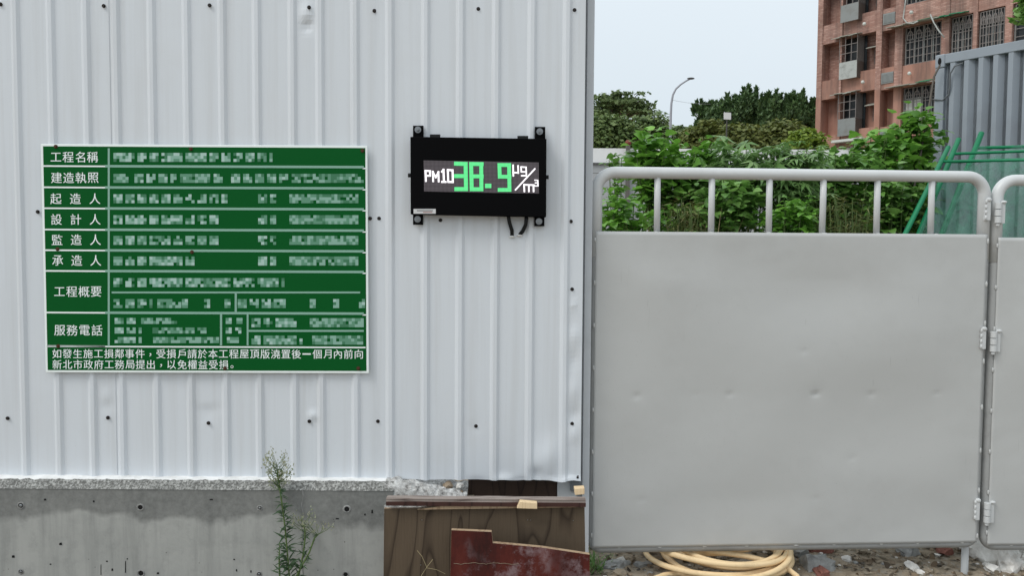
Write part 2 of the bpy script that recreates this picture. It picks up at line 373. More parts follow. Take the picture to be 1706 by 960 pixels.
# ------------------------------------------------------------------ writing
def glyphs(body):
    c = bpy.data.curves.new('t', 'FONT'); c.body = body; c.align_x = 'LEFT'; c.resolution_u = 4
    o = bpy.data.objects.new('t', c); COL.objects.link(o); bpy.context.view_layer.update()
    me = bpy.data.meshes.new_from_object(o.evaluated_get(bpy.context.evaluated_depsgraph_get()))
    V = np.array([v.co[:] for v in me.vertices]); Fs = [tuple(p.vertices) for p in me.polygons]
    bpy.data.objects.remove(o); bpy.data.curves.remove(c); bpy.data.meshes.remove(me)
    return V, Fs
def glyph_fit(mb, body, box, Y, keep=None, fat=0.0):
    "writing fitted into a pixel rectangle of the photograph on the plane at depth Y; keep = (w,h) of a full square"
    V, Fs = glyphs(body); x0, y0, x1, y1 = box
    mn, mx_ = V.min(0), V.max(0)
    if keep is None:
        sx = (x1-x0)/(mx_[0]-mn[0]); sy = (y1-y0)/(mx_[1]-mn[1]); ox, oy = mn[0], mn[1]
        q = [P(x0+(v[0]-ox)*sx, y1-(v[1]-oy)*sy, Y) for v in V]
    else:
        s_ = keep; cx, cy = (x0+x1)/2, (y0+y1)/2; mc = (mn+mx_)/2
        q = [P(cx+(v[0]-mc[0])*s_, cy-(v[1]-mc[1])*s_, Y) for v in V]
        for k, (ox, oy) in enumerate(((.18, .05),)):     # brush-weight strokes: laid over slightly shifted
            mb.add([P(cx+ox+(v[0]-mc[0])*s_, cy+oy-(v[1]-mc[1])*s_, Y-.00015*(k+1)) for v in V], Fs)
    mb.add(q, Fs)

# ------------------------------------------------------------------ ground
def axis(dense0, dense1, step, far0, far1):
    a = list(np.arange(dense0, dense1, step))
    lo, hi, d = dense0, dense1, step
    left, right = [], []
    while lo > far0: d *= 1.5; lo -= d; left.append(lo)
    d = step
    while hi < far1: right.append(hi); d *= 1.5; hi += d
    return np.array(left[::-1] + a + right + [hi])
def ground_z(x, y):
    v = noise.noise(Vector((x*1.3, y*1.3, 3))) * .03 + noise.noise(Vector((x*5, y*5, 9))) * .020 + noise.noise(Vector((x*15, y*15, 1))) * .014
    k = min(1, max(0, (y-3.0)/.6)) * min(1, max(0, (9-y)/3)) * min(1, max(0, (x+.2)/.4)) * min(1, max(0, (6-x)/2))
    return v * k
gx = axis(.3, 3.2, .02, -300, 300); gy = axis(3.3, 4.5, .02, -60, 400)
gv = [(x, y, ground_z(x, y)) for y in gy for x in gx]; nx = len(gx)
gf = [(j*nx+i, j*nx+i+1, (j+1)*nx+i+1, (j+1)*nx+i) for j in range(len(gy)-1) for i in range(nx-1)]
mb = MB(); mb.add(gv, gf); g = mb.build('ground', SOIL, smooth=True); g['kind'] = 'structure'
g['label'] = 'bare brown soil strewn with rubble under the grey barrier'; g['category'] = 'ground'

# ------------------------------------------------------------------ corrugated fence
WY = 3.46
def wx(px, py=720): return P(px, py, WY).x
ribs_px = [-181, -124, -66, -9, 48, 105, 162, 210, 268, 325, 383, 439, 497, 542, 599, 656, 714, 771, 829, 887, 944]
ribs_px = [-468, -410, -352, -295, -238] + ribs_px
pxm = 1 / (F / WY)
RH = .0105
def rib_h(x):
    h = 0
    for rp_ in RIBX:
        a = x - rp_
        if -.037 < a < .008:
            if a < -.021: t = (a + .037) / .016
            elif a < -.006: t = 1
            else: t = max(0, (.006 - a) / .012)
            h = max(h, RH * t)
    return h
RIBX = [wx(p) for p in ribs_px]
DENTS = [  # pixel centre, radii in pixels, depth in metres (+ = pushed towards the viewer)
 (511, 24, 11, 18, .010), (512, 42, 9, 10, -.010), (347, 692, 14, 14, -.004), (347, 682, 22, 9, -.0025), (179, 676, 13, 12, -.0035), (177, 662, 8, 14, .003),
 (522, 693, 8, 9, .008), (905, 770, 24, 30, .011), (893, 790, 12, 12, -.009), (920, 752, 12, 26, .006), (957, 560, 10, 16, .006), (956, 600, 9, 16, -.006),
 (955, 650, 9, 18, .006), (957, 690, 10, 14, -.007), (955, 725, 10, 16, .006), (840, 799, 16, 9, .010), (795, 800, 16, 6, -.004), (870, 800, 14, 6, -.004), (945, 798, 12, 8, .006), (790, 712, 9, 12, -.002), (955, 508, 6, 8, .004)]
DN = [(P(a, b, WY).x, P(a, b, WY).z, c*pxm, d*pxm, e) for a, b, c, d, e in DENTS]
def sheet_off(x, z):
    o = noise.noise(Vector((x*2.1, z*.9, 5))) * .0022 + noise.noise(Vector((x*7, z*3.2, 8))) * .0006
    for cx, cz, rx, rz, d in DN:
        q = ((x-cx)/rx)**2 + ((z-cz)/rz)**2
        if q < 9: o += d * math.exp(-q)
    return o
FB = P(480, 796, WY).z
fence = thing('corrugated_fence', 'tall white corrugated steel fence screwed above the concrete base', 'fence', (wx(480), WY, FB))
def sheet(x0, x1, lift, z0, z1=3.15, edge=0):
    xs = {round(x0, 5), round(x1, 5)}
    for r_ in RIBX:
        for a in (-.037, -.029, -.021, -.014, -.006, .0, .006):
            if x0 < r_+a < x1: xs.add(round(r_+a, 5))
    a = x0
    while a < x1: xs.add(round(a, 5)); a += .014
    xs = sorted(xs); xs = [x for i, x in enumerate(xs) if i == 0 or x - xs[i-1] > .0008]
    zs = list(np.arange(0, .5, .009)) + list(np.arange(.5, z1-z0, .02)) + [z1-z0]
    V = []
    for zz in zs:
        for x in xs:
            z = z0 + zz
            if zz == 0: z += (noise.noise(Vector((x*9, 0, 2))) * .0035)
            if zz < .02 and x > wx(800): z += noise.noise(Vector((x*16, 1, 2))) * .007
            curl = .007*max(0, 1-zz/.022)*min(1, max(0, (x-wx(905))/.05)) if zz < .022 else 0
            V.append((x, WY - lift - curl - rib_h(x) - sheet_off(x, z), z))
    n = len(xs); fs = [(j*n+i, j*n+i+1, (j+1)*n+i+1, (j+1)*n+i) for j in range(len(zs)-1) for i in range(n-1)]
    k = len(V); V2 = [(x, y+.0012, z) for x, y, z in V]
    fs2 = [tuple(i+k for i in reversed(f)) for f in fs]
    rim = [(i+1, i, i+k, i+1+k) for i in range(n-1)] + [((j+1)*n-1, (j+2)*n-1, (j+2)*n-1+k, (j+1)*n-1+k)[::-1] for j in range(len(zs)-1)] + [(j*n, (j+1)*n, (j+1)*n+k, j*n+k)[::-1] for j in range(len(zs)-1)]
    m_ = MB(); m_.add(V + V2, fs + fs2 + rim)
    o = m_.build('steel_sheet', WHITE, fence)
    return o
def zb(px): return P(px, 791.8 + px*.0093, WY).z
sheet(wx(-520), wx(-150)+.02, 0, zb(-300)); sheet(wx(-152), wx(187)+.02, .0018, zb(20)); sheet(wx(187), wx(523)+.015, .0, zb(350)); sheet(wx(521), wx(640), .003, zb(575)); sheet(wx(628), wx(968), .006, zb(800))
for o in fence.children:
    o.data.polygons.foreach_set('use_smooth', [False]*len(o.data.polygons))
sm = MB(); sm.disc((0,0,0), .0085, (0,-.002,0), 12); sm.tube([(0,-.002,0), (0,-.006,0)], .0058, 6)
def screws(mesh_mat, pts, parent, Y, name='screw', proto=[None]):
    first = None
    for px, py in pts:
        p = P(px, py, Y); yy = Y
        if parent is fence: yy = WY - .005 - rib_h(p.x) - sheet_off(p.x, p.z)
        if first is None:
            me_o = MB(); me_o.disc((0,0,0), .0085, (0,-.002,0), 12); me_o.tube([(0,-.002,0), (0,-.0065,0)], .0058, 6)
            me = bpy.data.meshes.new(name); me.from_pydata(me_o.v, [], me_o.f); me.materials.append(mesh_mat); first = me
        o = bpy.data.objects.new(name, first); COL.objects.link(o); o.parent = parent
        o.location = Vector((p.x, yy, p.z)) - origin(parent); o['_o'] = list(origin(parent))
screws(SCREW, [(2,7),(174,10),(350,9),(516,13),(624,18),(797,15),(957,17),(64,353),(617,364),(632,364),(734,367),(14,697),(181,696),(348,705),(516,702),(630,702),(793,710),(953,706),(951,369),(953,482),(962,795)], fence, WY)
fr = MB(); bx0 = wx(-520)
for zz in (.75, 1.75, 2.8): fr.box((bx0, WY+.012, zz), (wx(965), WY+.05, zz+.06))
fr.build('rear_rail', GALV, fence)
# end post right of the last sheet: an open steel channel running the whole height
a, b = wx(976, 400), wx(988, 400)
cp = MB(); cp.slab([(a, 3.50, .0), (b, 3.50, .0), (b, 3.50, 3.15), (a, 3.50, 3.15)], (0, .004, 0))
cp.box((b-.004, 3.5042, 0), (b, 3.60, 3.15)); cp.box((a-.045, 3.6002, 0), (b, 3.604, 3.15))
post = cp.build('fence_post', POSTM, loc=(a, 3.5, 0), bevel=.0012); tag(post, 'pale grey steel channel post at the right end of the corrugated fence', 'post')
a2, b2 = wx(963, 400), wx(974, 400)
cp = MB(); cp.box((a2-.02, WY+.014, .45), (b2, WY+.05, 3.15)); bp_ = cp.build('end_stud', m_paint('dark_grey_stud', (.16,.17,.18), .5, .3), fence)

# ------------------------------------------------------------------ concrete base
CY = 3.36
CT = P(300, 805, CY).z
def cx(px, py=860): return P(px, py, CY).x
base = thing('concrete_footing_wall', 'grey cast concrete footing wall with a damp band under the white fence', 'wall', (cx(300), CY, 0))
mb = MB(); xe = cx(648)
mb.box((cx(-560), CY, -.2), (cx(655), 3.62, CT-.028)); mb.box((cx(655)+.0002, CY, -.2), (cx(776), 3.62, CT-.10)); mb.build('wall_body', CONC, base)
# rough chipped top arris, and the pale grout bed the sheets stand on
xs = np.arange(cx(-560), cx(655), .009); V = []; rows = 7
for j in range(rows):
    t = j / (rows-1)
    for x in xs:
        n1 = noise.noise(Vector((x*28, t*3, 4))); n2 = noise.noise(Vector((x*70, t*9, 1)))
        V.append((x, CY - .003 + t*.034 + (n1*.006+n2*.005)*(1 if 0 < j < rows-1 else .3), CT-.030 + t*.034 + (n1*.004+n2*.004)*(1 if 0 < j else 0)))
n = len(xs); mb = MB(); mb.add(V, [(j*n+i, j*n+i+1, (j+1)*n+i+1, (j+1)*n+i) for j in range(rows-1) for i in range(n-1)])
mb.build('chipped_edge', ROUGH, base)
xs2 = np.arange(cx(-560), cx(662), .012); V = []
for j in range(8):
    y = CY + .026 + j * .036
    for x in xs2: V.append((x, y + noise.noise(Vector((x*22, j, 8)))*.004*(j == 0), CT + .001 + noise.noise(Vector((x*12, y*12, 6))) * .004 + (-.012 if j == 0 else 0)))
n = len(xs2); mb = MB(); mb.add(V, [(j*n+i, j*n+i+1, (j+1)*n+i+1, (j+1)*n+i) for j in range(7) for i in range(n-1)])
mb.build('grout_bed', GROUT, base, smooth=True)
# broken, sloping end of the footing
xs = np.arange(cx(640), cx(778), .007); V = []; rows = 22
for j in range(rows):
    y = CY - .004 + j * .012
    for x in xs:
        t = max(0, (x - cx(655)) / (cx(772) - cx(655)))
        z = CT + .003 - .068 * t**1.2 - max(0, (.03 - (y-CY)) * .8)
        z += (noise.noise(Vector((x*26, y*26, 2)))*.013 + noise.noise(Vector((x*75, y*75, 5)))*.009)
        if j == 0: z = CT - .13
        V.append((x, y, z))
n = len(xs); mb = MB(); mb.add(V, [(j*n+i, j*n+i+1, (j+1)*n+i+1, (j+1)*n+i) for j in range(rows-1) for i in range(n-1)])
mb.build('broken_end', RUBW, base)
def tie_hole(px, py, r, plugged=False):
    p = P(px, py, CY); m_ = MB(); k = 16
    ring = lambda rr, y: [(p.x + math.cos(2*math.pi*i/k)*rr, y, p.z + math.sin(2*math.pi*i/k)*rr) for i in range(k)]
    m_.add(ring(r*1.35, CY-.0008) + ring(r, CY-.0035) + ring(r*.8, CY-.0012) , [(i, (i+1) % k, k+(i+1) % k, k+i) for i in range(k)] + [(k+i, k+(i+1) % k, 2*k+(i+1) % k, 2*k+i) for i in range(k)])
    m_.m = 1; m_.add(ring(r*.8, CY-.0012), [tuple(range(k))])
    if plugged: m_.m = 2; m_.ball((p.x, CY-.002, p.z), r*.62, 8, 6, (1,.6,1))
    m_.build('tie_hole', [S_GREY, DARKHOLE, BOLT], base)
for a in [(35,843,.013,True),(234,846,.013),(578,849,.014),(433,847,.010,True),(235,956,.014),(35,953,.010,True),(432,957,.010,True),(576,958,.012)]: tie_hole(*a)
# hairline marks / small pits
mb = MB()
for px, py, w_, h_ in [(75,833,4,3),(156,836,3,3),(352,833,6,2),(101,907,5,4),(178,936,3,2),(22,928,5,4),(84,941,3,2),(187,950,3,4),(390,933,3,2),(212,932,2,2),(209,945,1.5,20),(168,950,1,18),(620,853,3,6),(608,858,3,3),(562,865,6,2),(394,951,2,4),(418,953,2,4),(263,956,4,3)]:
    mb.slab([P(px-w_/2, py+h_/2, CY-.0012), P(px+w_/2, py+h_/2, CY-.0012), P(px+w_/2*.7, py-h_/2, CY-.0012), P(px-w_/2*.8, py-h_/2*.8, CY-.0012)], (0,.001,0))
mb.build('surface_pits', DARKHOLE, base)
mb = MB(); mb.tube([P(504 + 1.5*math.sin(k*1.7), 817 + k*9, CY+.0006) for k in range(18)], [.0035 + .0015*math.sin(k*2.3) for k in range(18)], 6); mb.build('drip_line', S_GREY, base)

# ------------------------------------------------------------------ boards under the fence end
t = MB(); x0, x1 = P(780, 815, 3.50).x, P(928, 815, 3.50).x
t.box((x0, 3.50, .0), (x1, 3.518, P(850, 801, 3.50).z + .02)); o = t.build('backing_board', BOARD, loc=(x0, 3.5, 0))
tag(o, 'dark brown board filling the gap below the lower right of the white fence', 'board')
t = MB(); x0, x1 = P(928.5, 815, 3.49).x, P(961, 815, 3.49).x
t.box((x0, 3.49, 0), (x1, 3.53, P(945, 800, 3.49).z+.03)); o = t.build('stub_post', GALV, loc=(x0, 3.49, 0), bevel=.003)
tag(o, 'short grey steel stub beside the dark brown board', 'post')
PY_ = 3.17
def board(name, pts, Y, th, mats, label, cat, edge_top=None):
    m_ = MB(); q = [P(a, b, Y) for a, b in pts]; m_.slab(q, (0, th, 0))
    n = len(q); m_.mi = [0]*len(m_.f)
    for i in range(2, 2+n): m_.mi[i] = 1
    o = m_.build(name, mats, loc=(q[0].x, Y, 0), bevel=.0008); return tag(o, label, cat)
pt = board('plywood_sheet', [(638,1052),(977,1052),(974,846),(860,846.5),(640,848)], PY_, .013, [PLY, EDGE], 'weathered brown plywood sheet with wavy grain standing below the fence', 'plywood')
# nail heads and knots on the sheet
mb = MB()
for px, py in [(703,867),(701,942),(879,867),(884,867),(955,868)]:
    mb = MB(); mb.disc(P(px, py, PY_-.001), .0022, (0,-.001,0), 8); mb.build('nail_head', BOLT, pt)
# grey timber plank on top of the sheet, its front face dark red-brown
m_ = MB(); zt = P(800, 832.5, 3.145).z; zl = .0
xl, xr = P(643, 835, 3.145).x, P(976, 835, 3.145).x
def wob(x, s): return noise.noise(Vector((x*6, s, 2)))*.0022
XS = np.linspace(xl, xr, 60); V = []
prof = [(3.145, zt-.030), (3.145, zt-.012), (3.151, zt-.0115), (3.151, zt-.003), (3.148, zt-.002), (3.149, zt), (3.168, zt+.001), (3.169, zt-.002), (3.190, zt-.001), (3.190, zt-.030)]
for x in XS:
    for k, (y, z) in enumerate(prof): V.append((x, y + wob(x, k)*.6, z + wob(x, k+20) - .006*(x-xl)/(xr-xl)*0))
k = len(prof); fs = [(i*k+j, i*k+(j+1) % k, (i+1)*k+(j+1) % k, (i+1)*k+j) for i in range(len(XS)-1) for j in range(k)]
fs = [f[::-1] for f in fs] + [tuple(range(k)), tuple(range((len(XS)-1)*k, len(XS)*k))[::-1]]
m_.add(V, fs); m_.mi = [0]*len(m_.f)
for i in range(len(XS)-1):
    for j in (1, 2, 3, 4, 5, 6, 7): m_.mi[i*k+j] = 1
GREYW = m_ply('grey_weathered_timber', (.27,.225,.20), (.36,.31,.28), (.10,.07,.06), 1.0, 8)
GREYW.node_tree.nodes['Mapping'].inputs['Scale'].default_value = (1, 5.5, 5.5)
pl = m_.build('timber_plank', [PLANK, GREYW], loc=(xl, 3.145, zt-.03)); tag(pl, 'long weathered timber plank lying on top of the plywood sheet', 'plank')
mb = MB(); mb.slab([P(695,850,3.152), P(960,846,3.152), P(960,843.5,3.152), P(735,844,3.152)], (0,.03,0))
o = mb.build('edge_strip', EDGE, pl)
# pale wood blocks
def block(pts, Y, th, label):
    m_ = MB(); q = [P(a, b, Y) for a, b in pts]; m_.slab(q, (0, th, 0)); o = m_.build('wood_block', RAW, loc=q[0], bevel=.002); return tag(o, label, 'wood block')
block([(861,848),(895,849),(895,839),(866,836.5)], 3.118, .03, 'pale raw wood wedge stuck between the timber plank and plywood sheet')
block([(958,826),(974,824.5),(974,814),(957,815)], 3.20, .04, 'small pale wood block at the right end of the timber plank')
# red-brown formwork board leaning in front
m_ = MB()
q0 = [(747,1095),(984,1095),(982.5,925),(902,913),(821,905.5),(819,887),(752,884)]
qq = [P(a, b, 3.06 - (b-884)/211*.10) for a, b in q0]
m_.slab(qq, (0, .016, .002)); n = len(qq); m_.mi = [0]*len(m_.f)
for i in range(2, 2+n): m_.mi[i] = 1
rb = m_.build('formwork_board', [REDF, EDGE], loc=(qq[0].x, qq[0].y, 0), bevel=.0008)
tag(rb, 'stained dark red formwork board with a notched top leaning on the plywood sheet', 'board')
# whitish cement line across it
mb = MB(); pts = [P(a, b + random.uniform(-1,1), 3.058 - (b-884)/211*.10) for a, b in zip(range(756, 868, 6), [940+math.sin(i*.9)*1.0 for i in range(24)])]
mb.tube(pts, .0008, 6); mb.build('cement_line', S_BROWN, rb)
# stones wedged between the broken footing and the brown board
def rock(mb, c, r, sc=(1,1,.7), seed=0, flat=False):
    bm = bmesh.new(); bmesh.ops.create_icosphere(bm, subdivisions=3 if r > .03 else 2, radius=1)
    rm = Matrix.Rotation(random.uniform(0, 6), 3, 'Z') @ Matrix.Rotation(random.uniform(-.4, .4), 3, 'X')
    for v in bm.verts:
        d = v.co.normalized(); f = 1 + noise.noise(d*1.6 + Vector((seed, 0, 0)))*.55 + noise.noise(d*4 + Vector((0, seed, 0)))*.2
        q = Vector((d.x*sc[0], d.y*sc[1], d.z*sc[2])) * f * r
        for ax in (Vector((1,.4,.2)).normalized(), Vector((-.3,1,.5)).normalized(), Vector((.2,-.5,1)).normalized()):
            e = q.dot(ax); lim = r*.52
            if e > lim: q -= ax * (e - lim)
        q *= 1 + noise.noise(q*(9/r*.12) + Vector((seed, 3, 0)))*.22 + noise.noise(q*(26/r*.12))*.10
        v.co = rm @ q + Vector(c)
    bm.verts.ensure_lookup_table(); mb.add([v.co.copy() for v in bm.verts], [tuple(v.index for v in f.verts) for f in bm.faces]); bm.free()
def stone(px, py, Y, r, m, label, sc=(1,1,.7), group=None, cat='stone', name='stone'):
    c = P(px, py, Y); mb = MB(); rock(mb, c, r, sc, px*.37)
    return tag(mb.build(name, m, loc=c, bevel=0), label, cat, group)
mb = MB(); mb.box((cx(690), 3.47, .2), (P(790,815,3.50).x, 3.60, P(740,826,3.49).z)); o = mb.build('soil_bank', SOIL, loc=(cx(700),3.5,.2)); o['kind'] = 'structure'; o['label'] = 'small bank of soil beneath the fence sheet'; o['category'] = 'soil'
for i, (a, b, r, m, l) in enumerate([(722,812,.022,S_BROWN,'brown stone wedged under the fence left of the pale ones'), (747,808,.026,S_BROWN,'larger brown stone under the fence above its pale neighbour'), (765,808,.020,S_WHITE,'pale stone tucked under the fence against the brown board'), (745,819,.018,S_WHITE,'small pale stone lying on the soil bank under the fence'), (768,821,.019,S_BROWN,'brown stone lowest of the pile against the dark brown board'), (702,806,.016,S_GREY,'small grey stone on the broken concrete under the fence')]):
    stone(a, b, 3.465, r, m, l, group='stones wedged under the fence')

# ------------------------------------------------------------------ green notice sign
SY = 3.436
sign = thing('project_notice_sign', 'green construction notice board with white lettering screwed to the white fence', 'sign', P(341, 622, SY))
def quad(mb, x0, y0, x1, y1, Y, d=.0006, skew=0):
    mb.slab([P(x0, y1, Y), P(x1, y1+skew, Y), P(x1, y0+skew, Y), P(x0, y0, Y)], (0, d, 0))
def lx(y): return 68 + (y-242) * 8/378          # left edge leans a little
def rx_(y): return 612 + (y-245) * 2/377
mb = MB(); mb.slab([P(76,621,SY), P(614.5,622.5,SY), P(612,242.6,SY), P(67.5,239.6,SY)], (0, .006, 0)); mb.build('board', SIGNW, sign, bevel=.002)
mb = MB(); mb.slab([P(79.5,617,SY-.0008), P(610.5,618.5,SY-.0008), P(608.5,246.4,SY-.0008), P(71.6,243.4,SY-.0008)], (0, .0006, 0)); mb.build('green_field', GREEN, sign)
LY = SY - .0016
g_ = MB()
hy = [276.5, 312, 347, 382.5, 417, 451.5, 521, 577]
for y in hy:
    quad(g_, lx(y)+3, y-1.4, 175, y+1.2, LY, skew=.6)
quad(g_, lx(577)+3, 576.2, 609, 578.6, LY, skew=2)
for y in hy[:-1]: quad(g_, 604, y+3, 610, y+5, LY)
g_.build('grid_line', SIGNW, sign)
g_ = MB()
for y in hy[:-1]: quad(g_, 175, y-1.8, 606, y+2.2, LY, skew=1.6)
quad(g_, 179.5, 247, 182.8, 577, LY-.0003)
for (x0, y0, x1, y1) in [(186,486,600,489),(391,488,394.5,520),(366.5,521,370,576),(411,521,414,576),(414,550,606,553.2)]: quad(g_, x0, y0, x1, y1, LY-.0003)
g_.build('pale_grid_line', MOS[0], sign)
def label_row(chars, cy, size):
    m_ = MB()
    for ch, x in chars: glyph_fit(m_, ch, (x-size/2, cy-size/2, x+size/2, cy+size/2), LY, keep=size*1.0)
    m_.build('lettering', SIGNW, sign)
def spread(s, x0, x1): return [(c, x0 + (x1-x0)*i/(len(s)-1)) for i, c in enumerate(s)]
label_row(spread('工程名稱', 93, 154), 261.5, 19.5); label_row(spread('建造執照', 94, 155), 296, 19.5)
label_row(spread('起造人', 93, 158), 331, 19.5); label_row(spread('設計人', 94, 158.5), 365.5, 19.5)
label_row(spread('監造人', 95, 159), 399.5, 19.5); label_row(spread('承造人', 96, 159.5), 434, 19.5)
label_row(spread('工程概要', 99, 160), 486, 19.5); label_row(spread('服務電話', 99.5, 161.5), 550.5, 19.5)
def para(s, x0, pitch, cy, size):
    m_ = MB()
    for i, ch in enumerate(s):
        x = x0 + i*pitch; y = cy + i*.03
        if ch == '，': glyph_fit(m_, ch, (x-2, y-1, x+1.5, y+4.5), LY)
        elif ch == '。': glyph_fit(m_, ch, (x-6, y+1, x-1, y+6), LY)
        elif ch == '一': glyph_fit(m_, ch, (x-7, y-1.2, x+7, y+1.2), LY)
        else: glyph_fit(m_, ch, (x-8, y-8, x+8, y+8), LY, keep=size)
    m_.build('lettering', SIGNW, sign)
para('如發生施工損鄰事件，受損戶請於本工程屋頂版澆置後一個月內前向', 94.5, 17.35, 589.5, 16.6)
para('新北市政府工務局提出，以免權益受損。', 95, 17.35, 607.5, 16.6)
# made-up mosaic cells standing in for the unreadable right-hand columns
RB = random.Random(3)
def mosaic_cells(x0, x1, cy, rows=3, dens=.9, kind='han', cell=5.0):
    cols = int(round((x1-x0)/cell)); h = rows*cell
    for i in range(cols):
        if kind == 'han' and i % 4 == 3 and RB.random() < .75: continue
        for j in range(rows):
            if RB.random() > dens: continue
            b = RB.random()
            k = (3 if b > .8 else 0 if b > .38 else 1 if b > .12 else 2) if kind == 'han' else (0 if b > .62 else 1 if b > .2 else 2)
            if j != 1 and b < .5 and k in (0, 3): k = 1
            X = x0 + i*cell; Yp = cy - h/2 + j*cell
            FM.m = k; quad(FM, X, Yp, X+cell, Yp+cell, LY-.0001)
def fmesh(segs):
    global FM
    for s in segs:
        FM = MB(); mosaic_cells(*s); FM.build('mosaic_print', MOS, sign)
ph = lambda y: [(430, 460, y, 3), (482, 597, y, 3, .95, 'num')]
fmesh([(189,455,262,3)])
fmesh([(189,214,297,3,.9,'num'), (224,294,297), (300,350,297,3,.97,'num'), (356,372,297), (385,480,297), (486,608,297,3,.85,'num')])
fmesh([(189,381,331)] + ph(331)); fmesh([(189,366,366)] + ph(366)); fmesh([(189,366,400.5)] + ph(400.5)); fmesh([(189,330,435)] + ph(435))
fmesh([(189,476,471)]); fmesh([(189,255,506), (262,300,506,3,.8,'num'), (303,315,506), (340,350,506), (374,386,506), (396,474,506), (516,526,506), (555,565,506), (598,606,506)])
fmesh([(191,228,535,2), (235,296,535,2,.9,'num'), (191,236,551,2), (254,344,551,2,.9,'num'), (191,236,567,2), (255,365,567,2,.9,'num'), (376,388,535,2), (394,402,535,2), (376,388,551,2), (392,404,551,2), (378,400,567,2)])
fmesh([(419,500,538), (516,606,538,3,.95,'num'), (419,503,567), (520,606,567,3,.95,'num')])
screws(RUST, [(93,244),(318,248),(604,251),(96,415),(97,577),(375,614),(597,614),(320,420)], sign, SY-.001)

# ------------------------------------------------------------------ LED air quality display
DY = 3.395
disp = thing('led_display', 'black wall mounted air quality display showing green and white glowing figures', 'display', P(797, 362, DY+.05))
mb = MB(); q = [P(684,357,DY), P(910,361.5,DY), P(910.5,231,DY), P(683.5,227.5,DY)]; mb.slab(q, (0,.05,0)); case = mb.build('case', BLK, disp, bevel=.003)
mb = MB(); mb.slab([P(706.5,319,DY-.0012), P(898,322.5,DY-.0012), P(897.5,270.5,DY-.0012), P(705.5,267,DY-.0012)], (0,.0008,0)); mb.build('screen', SCREEN, disp)
EY = DY - .0022
def cr(cx_, cy_): return (660 + cx_/4.363, 190 + cy_/4.363)
def stroke(mb, pts, th, Y=EY):
    pts = [Vector((*cr(*p), 0)) for p in pts]; th = th/4.363/2
    for a, b in zip(pts[:-1], pts[1:]):
        d = (b-a).normalized(); nn = Vector((-d.y, d.x, 0))*th; a2 = a - d*th; b2 = b + d*th
        c4 = [a2+nn, b2+nn, b2-nn, a2-nn]
        if (c4[1]-c4[0]).cross(c4[2]-c4[1]).z > 0: c4 = c4[::-1]
        mb.slab([P(c.x, c.y, Y - .00004*len(mb.f)) for c in c4], (0,.0006,0))
GW = MB()
for st in ([(435,360),(505,362)], [(435,450),(505,450)], [(438,545),(508,545)], [(505,362),(508,545)]): stroke(GW, st, 29)
for st in ([(545,362),(622,363)], [(547,452),(622,452)], [(550,546),(620,546)], [(545,362),(549,546)], [(618,363),(620,546)]): stroke(GW, st, 28)
stroke(GW, [(662,522),(676,522)], 32)
for st in ([(752,370),(822,370)], [(755,455),(824,455)], [(752,551),(824,551)], [(750,370),(753,455)], [(821,370),(824,551)]): stroke(GW, st, 27)
GW.build('green_digits', LEDG, disp)
PM = MB()
for st in ([(213,412),(216,486)], [(213,412),(246,414)], [(247,414),(247,446)], [(215,448),(245,448)]): stroke(PM, st, 13)
for st in ([(267,418),(269,488)], [(307,420),(309,490)], [(267,422),(288,460)], [(307,422),(288,460)]): stroke(PM, st, 12)
for st in ([(344,404),(347,492)], [(344,404),(333,418)], [(334,493),(360,493)]): stroke(PM, st, 13)
for st in ([(375,406),(379,492)], [(410,408),(412,494)], [(375,406),(410,408)], [(379,493),(412,494)]): stroke(PM, st, 13)
PM.build('reading_name', LEDW, disp)
UN = MB()
for st in ([(850,372),(852,448)], [(850,424),(884,426)], [(886,376),(888,428)]): stroke(UN, st, 11)
for st in ([(908,384),(944,386)], [(908,384),(910,420)], [(910,420),(944,420)], [(944,386),(947,446)], [(912,448),(947,448)]): stroke(UN, st, 10)
stroke(UN, [(1008,398),(868,550)], 10)
for st in ([(930,512),(932,562)], [(930,514),(1000,516)], [(964,516),(965,562)], [(998,516),(999,562)]): stroke(UN, st, 11)
for st in ([(1008,480),(1028,481)], [(1012,500),(1028,500)], [(1008,522),(1030,522)], [(1029,481),(1031,522)]): stroke(UN, st, 8)
UN.build('unit_symbols', LEDW, disp)
for (x0, y0, x1, y1) in [(688,209,705.5,229),(891,211,908.5,233),(688,356,704.5,374.5),(890,361,907,377)]:
    mb = MB(); Yb = DY + .034; quad(mb, x0, y0, x1, y1, Yb, .008); br = mb.build('mounting_bracket', BLK, disp, bevel=.001)
    c = P((x0+x1)/2-.5, (y0+y1)/2 - (3 if y0 < 300 else 0), Yb); b_ = MB(); b_.disc(c, .0145, (0,-.003,0), 18); b_.tube([c+Vector((0,-.003,0)), c+Vector((0,-.011,0))], .0085, 6); b_.tube([c+Vector((0,-.011,0)), c+Vector((0,-.016,0))], .005, 10)
    b_.build('bolt', BOLT, br)
for (x0, x1, y0, y1) in [(716,733,223.5,229.5),(862,880,226,232)]:
    mb = MB(); mb.slab([P(x0,y1,DY+.012), P(x1,y1,DY+.012), P(x1,y0,DY+.012), P(x0,y0,DY+.012)], (0,.02,0)); mb.build('hinge_tab', BLK2, disp, bevel=.001)
for px, py, d in [(683,292,-.008),(911,295,.008)]:
    mb = MB(); p = P(px, py, DY+.02); mb.tube([p - Vector((d*.3,0,0)), p + Vector((d,0,0))], .009, 12); mb.build('side_knob', BLK2, disp)
mb = MB(); quad(mb, 689, 348, 726, 356, DY-.001, .0006); lb = mb.build('sticker', mat('white_sticker', (.62,.62,.62), .5), disp)
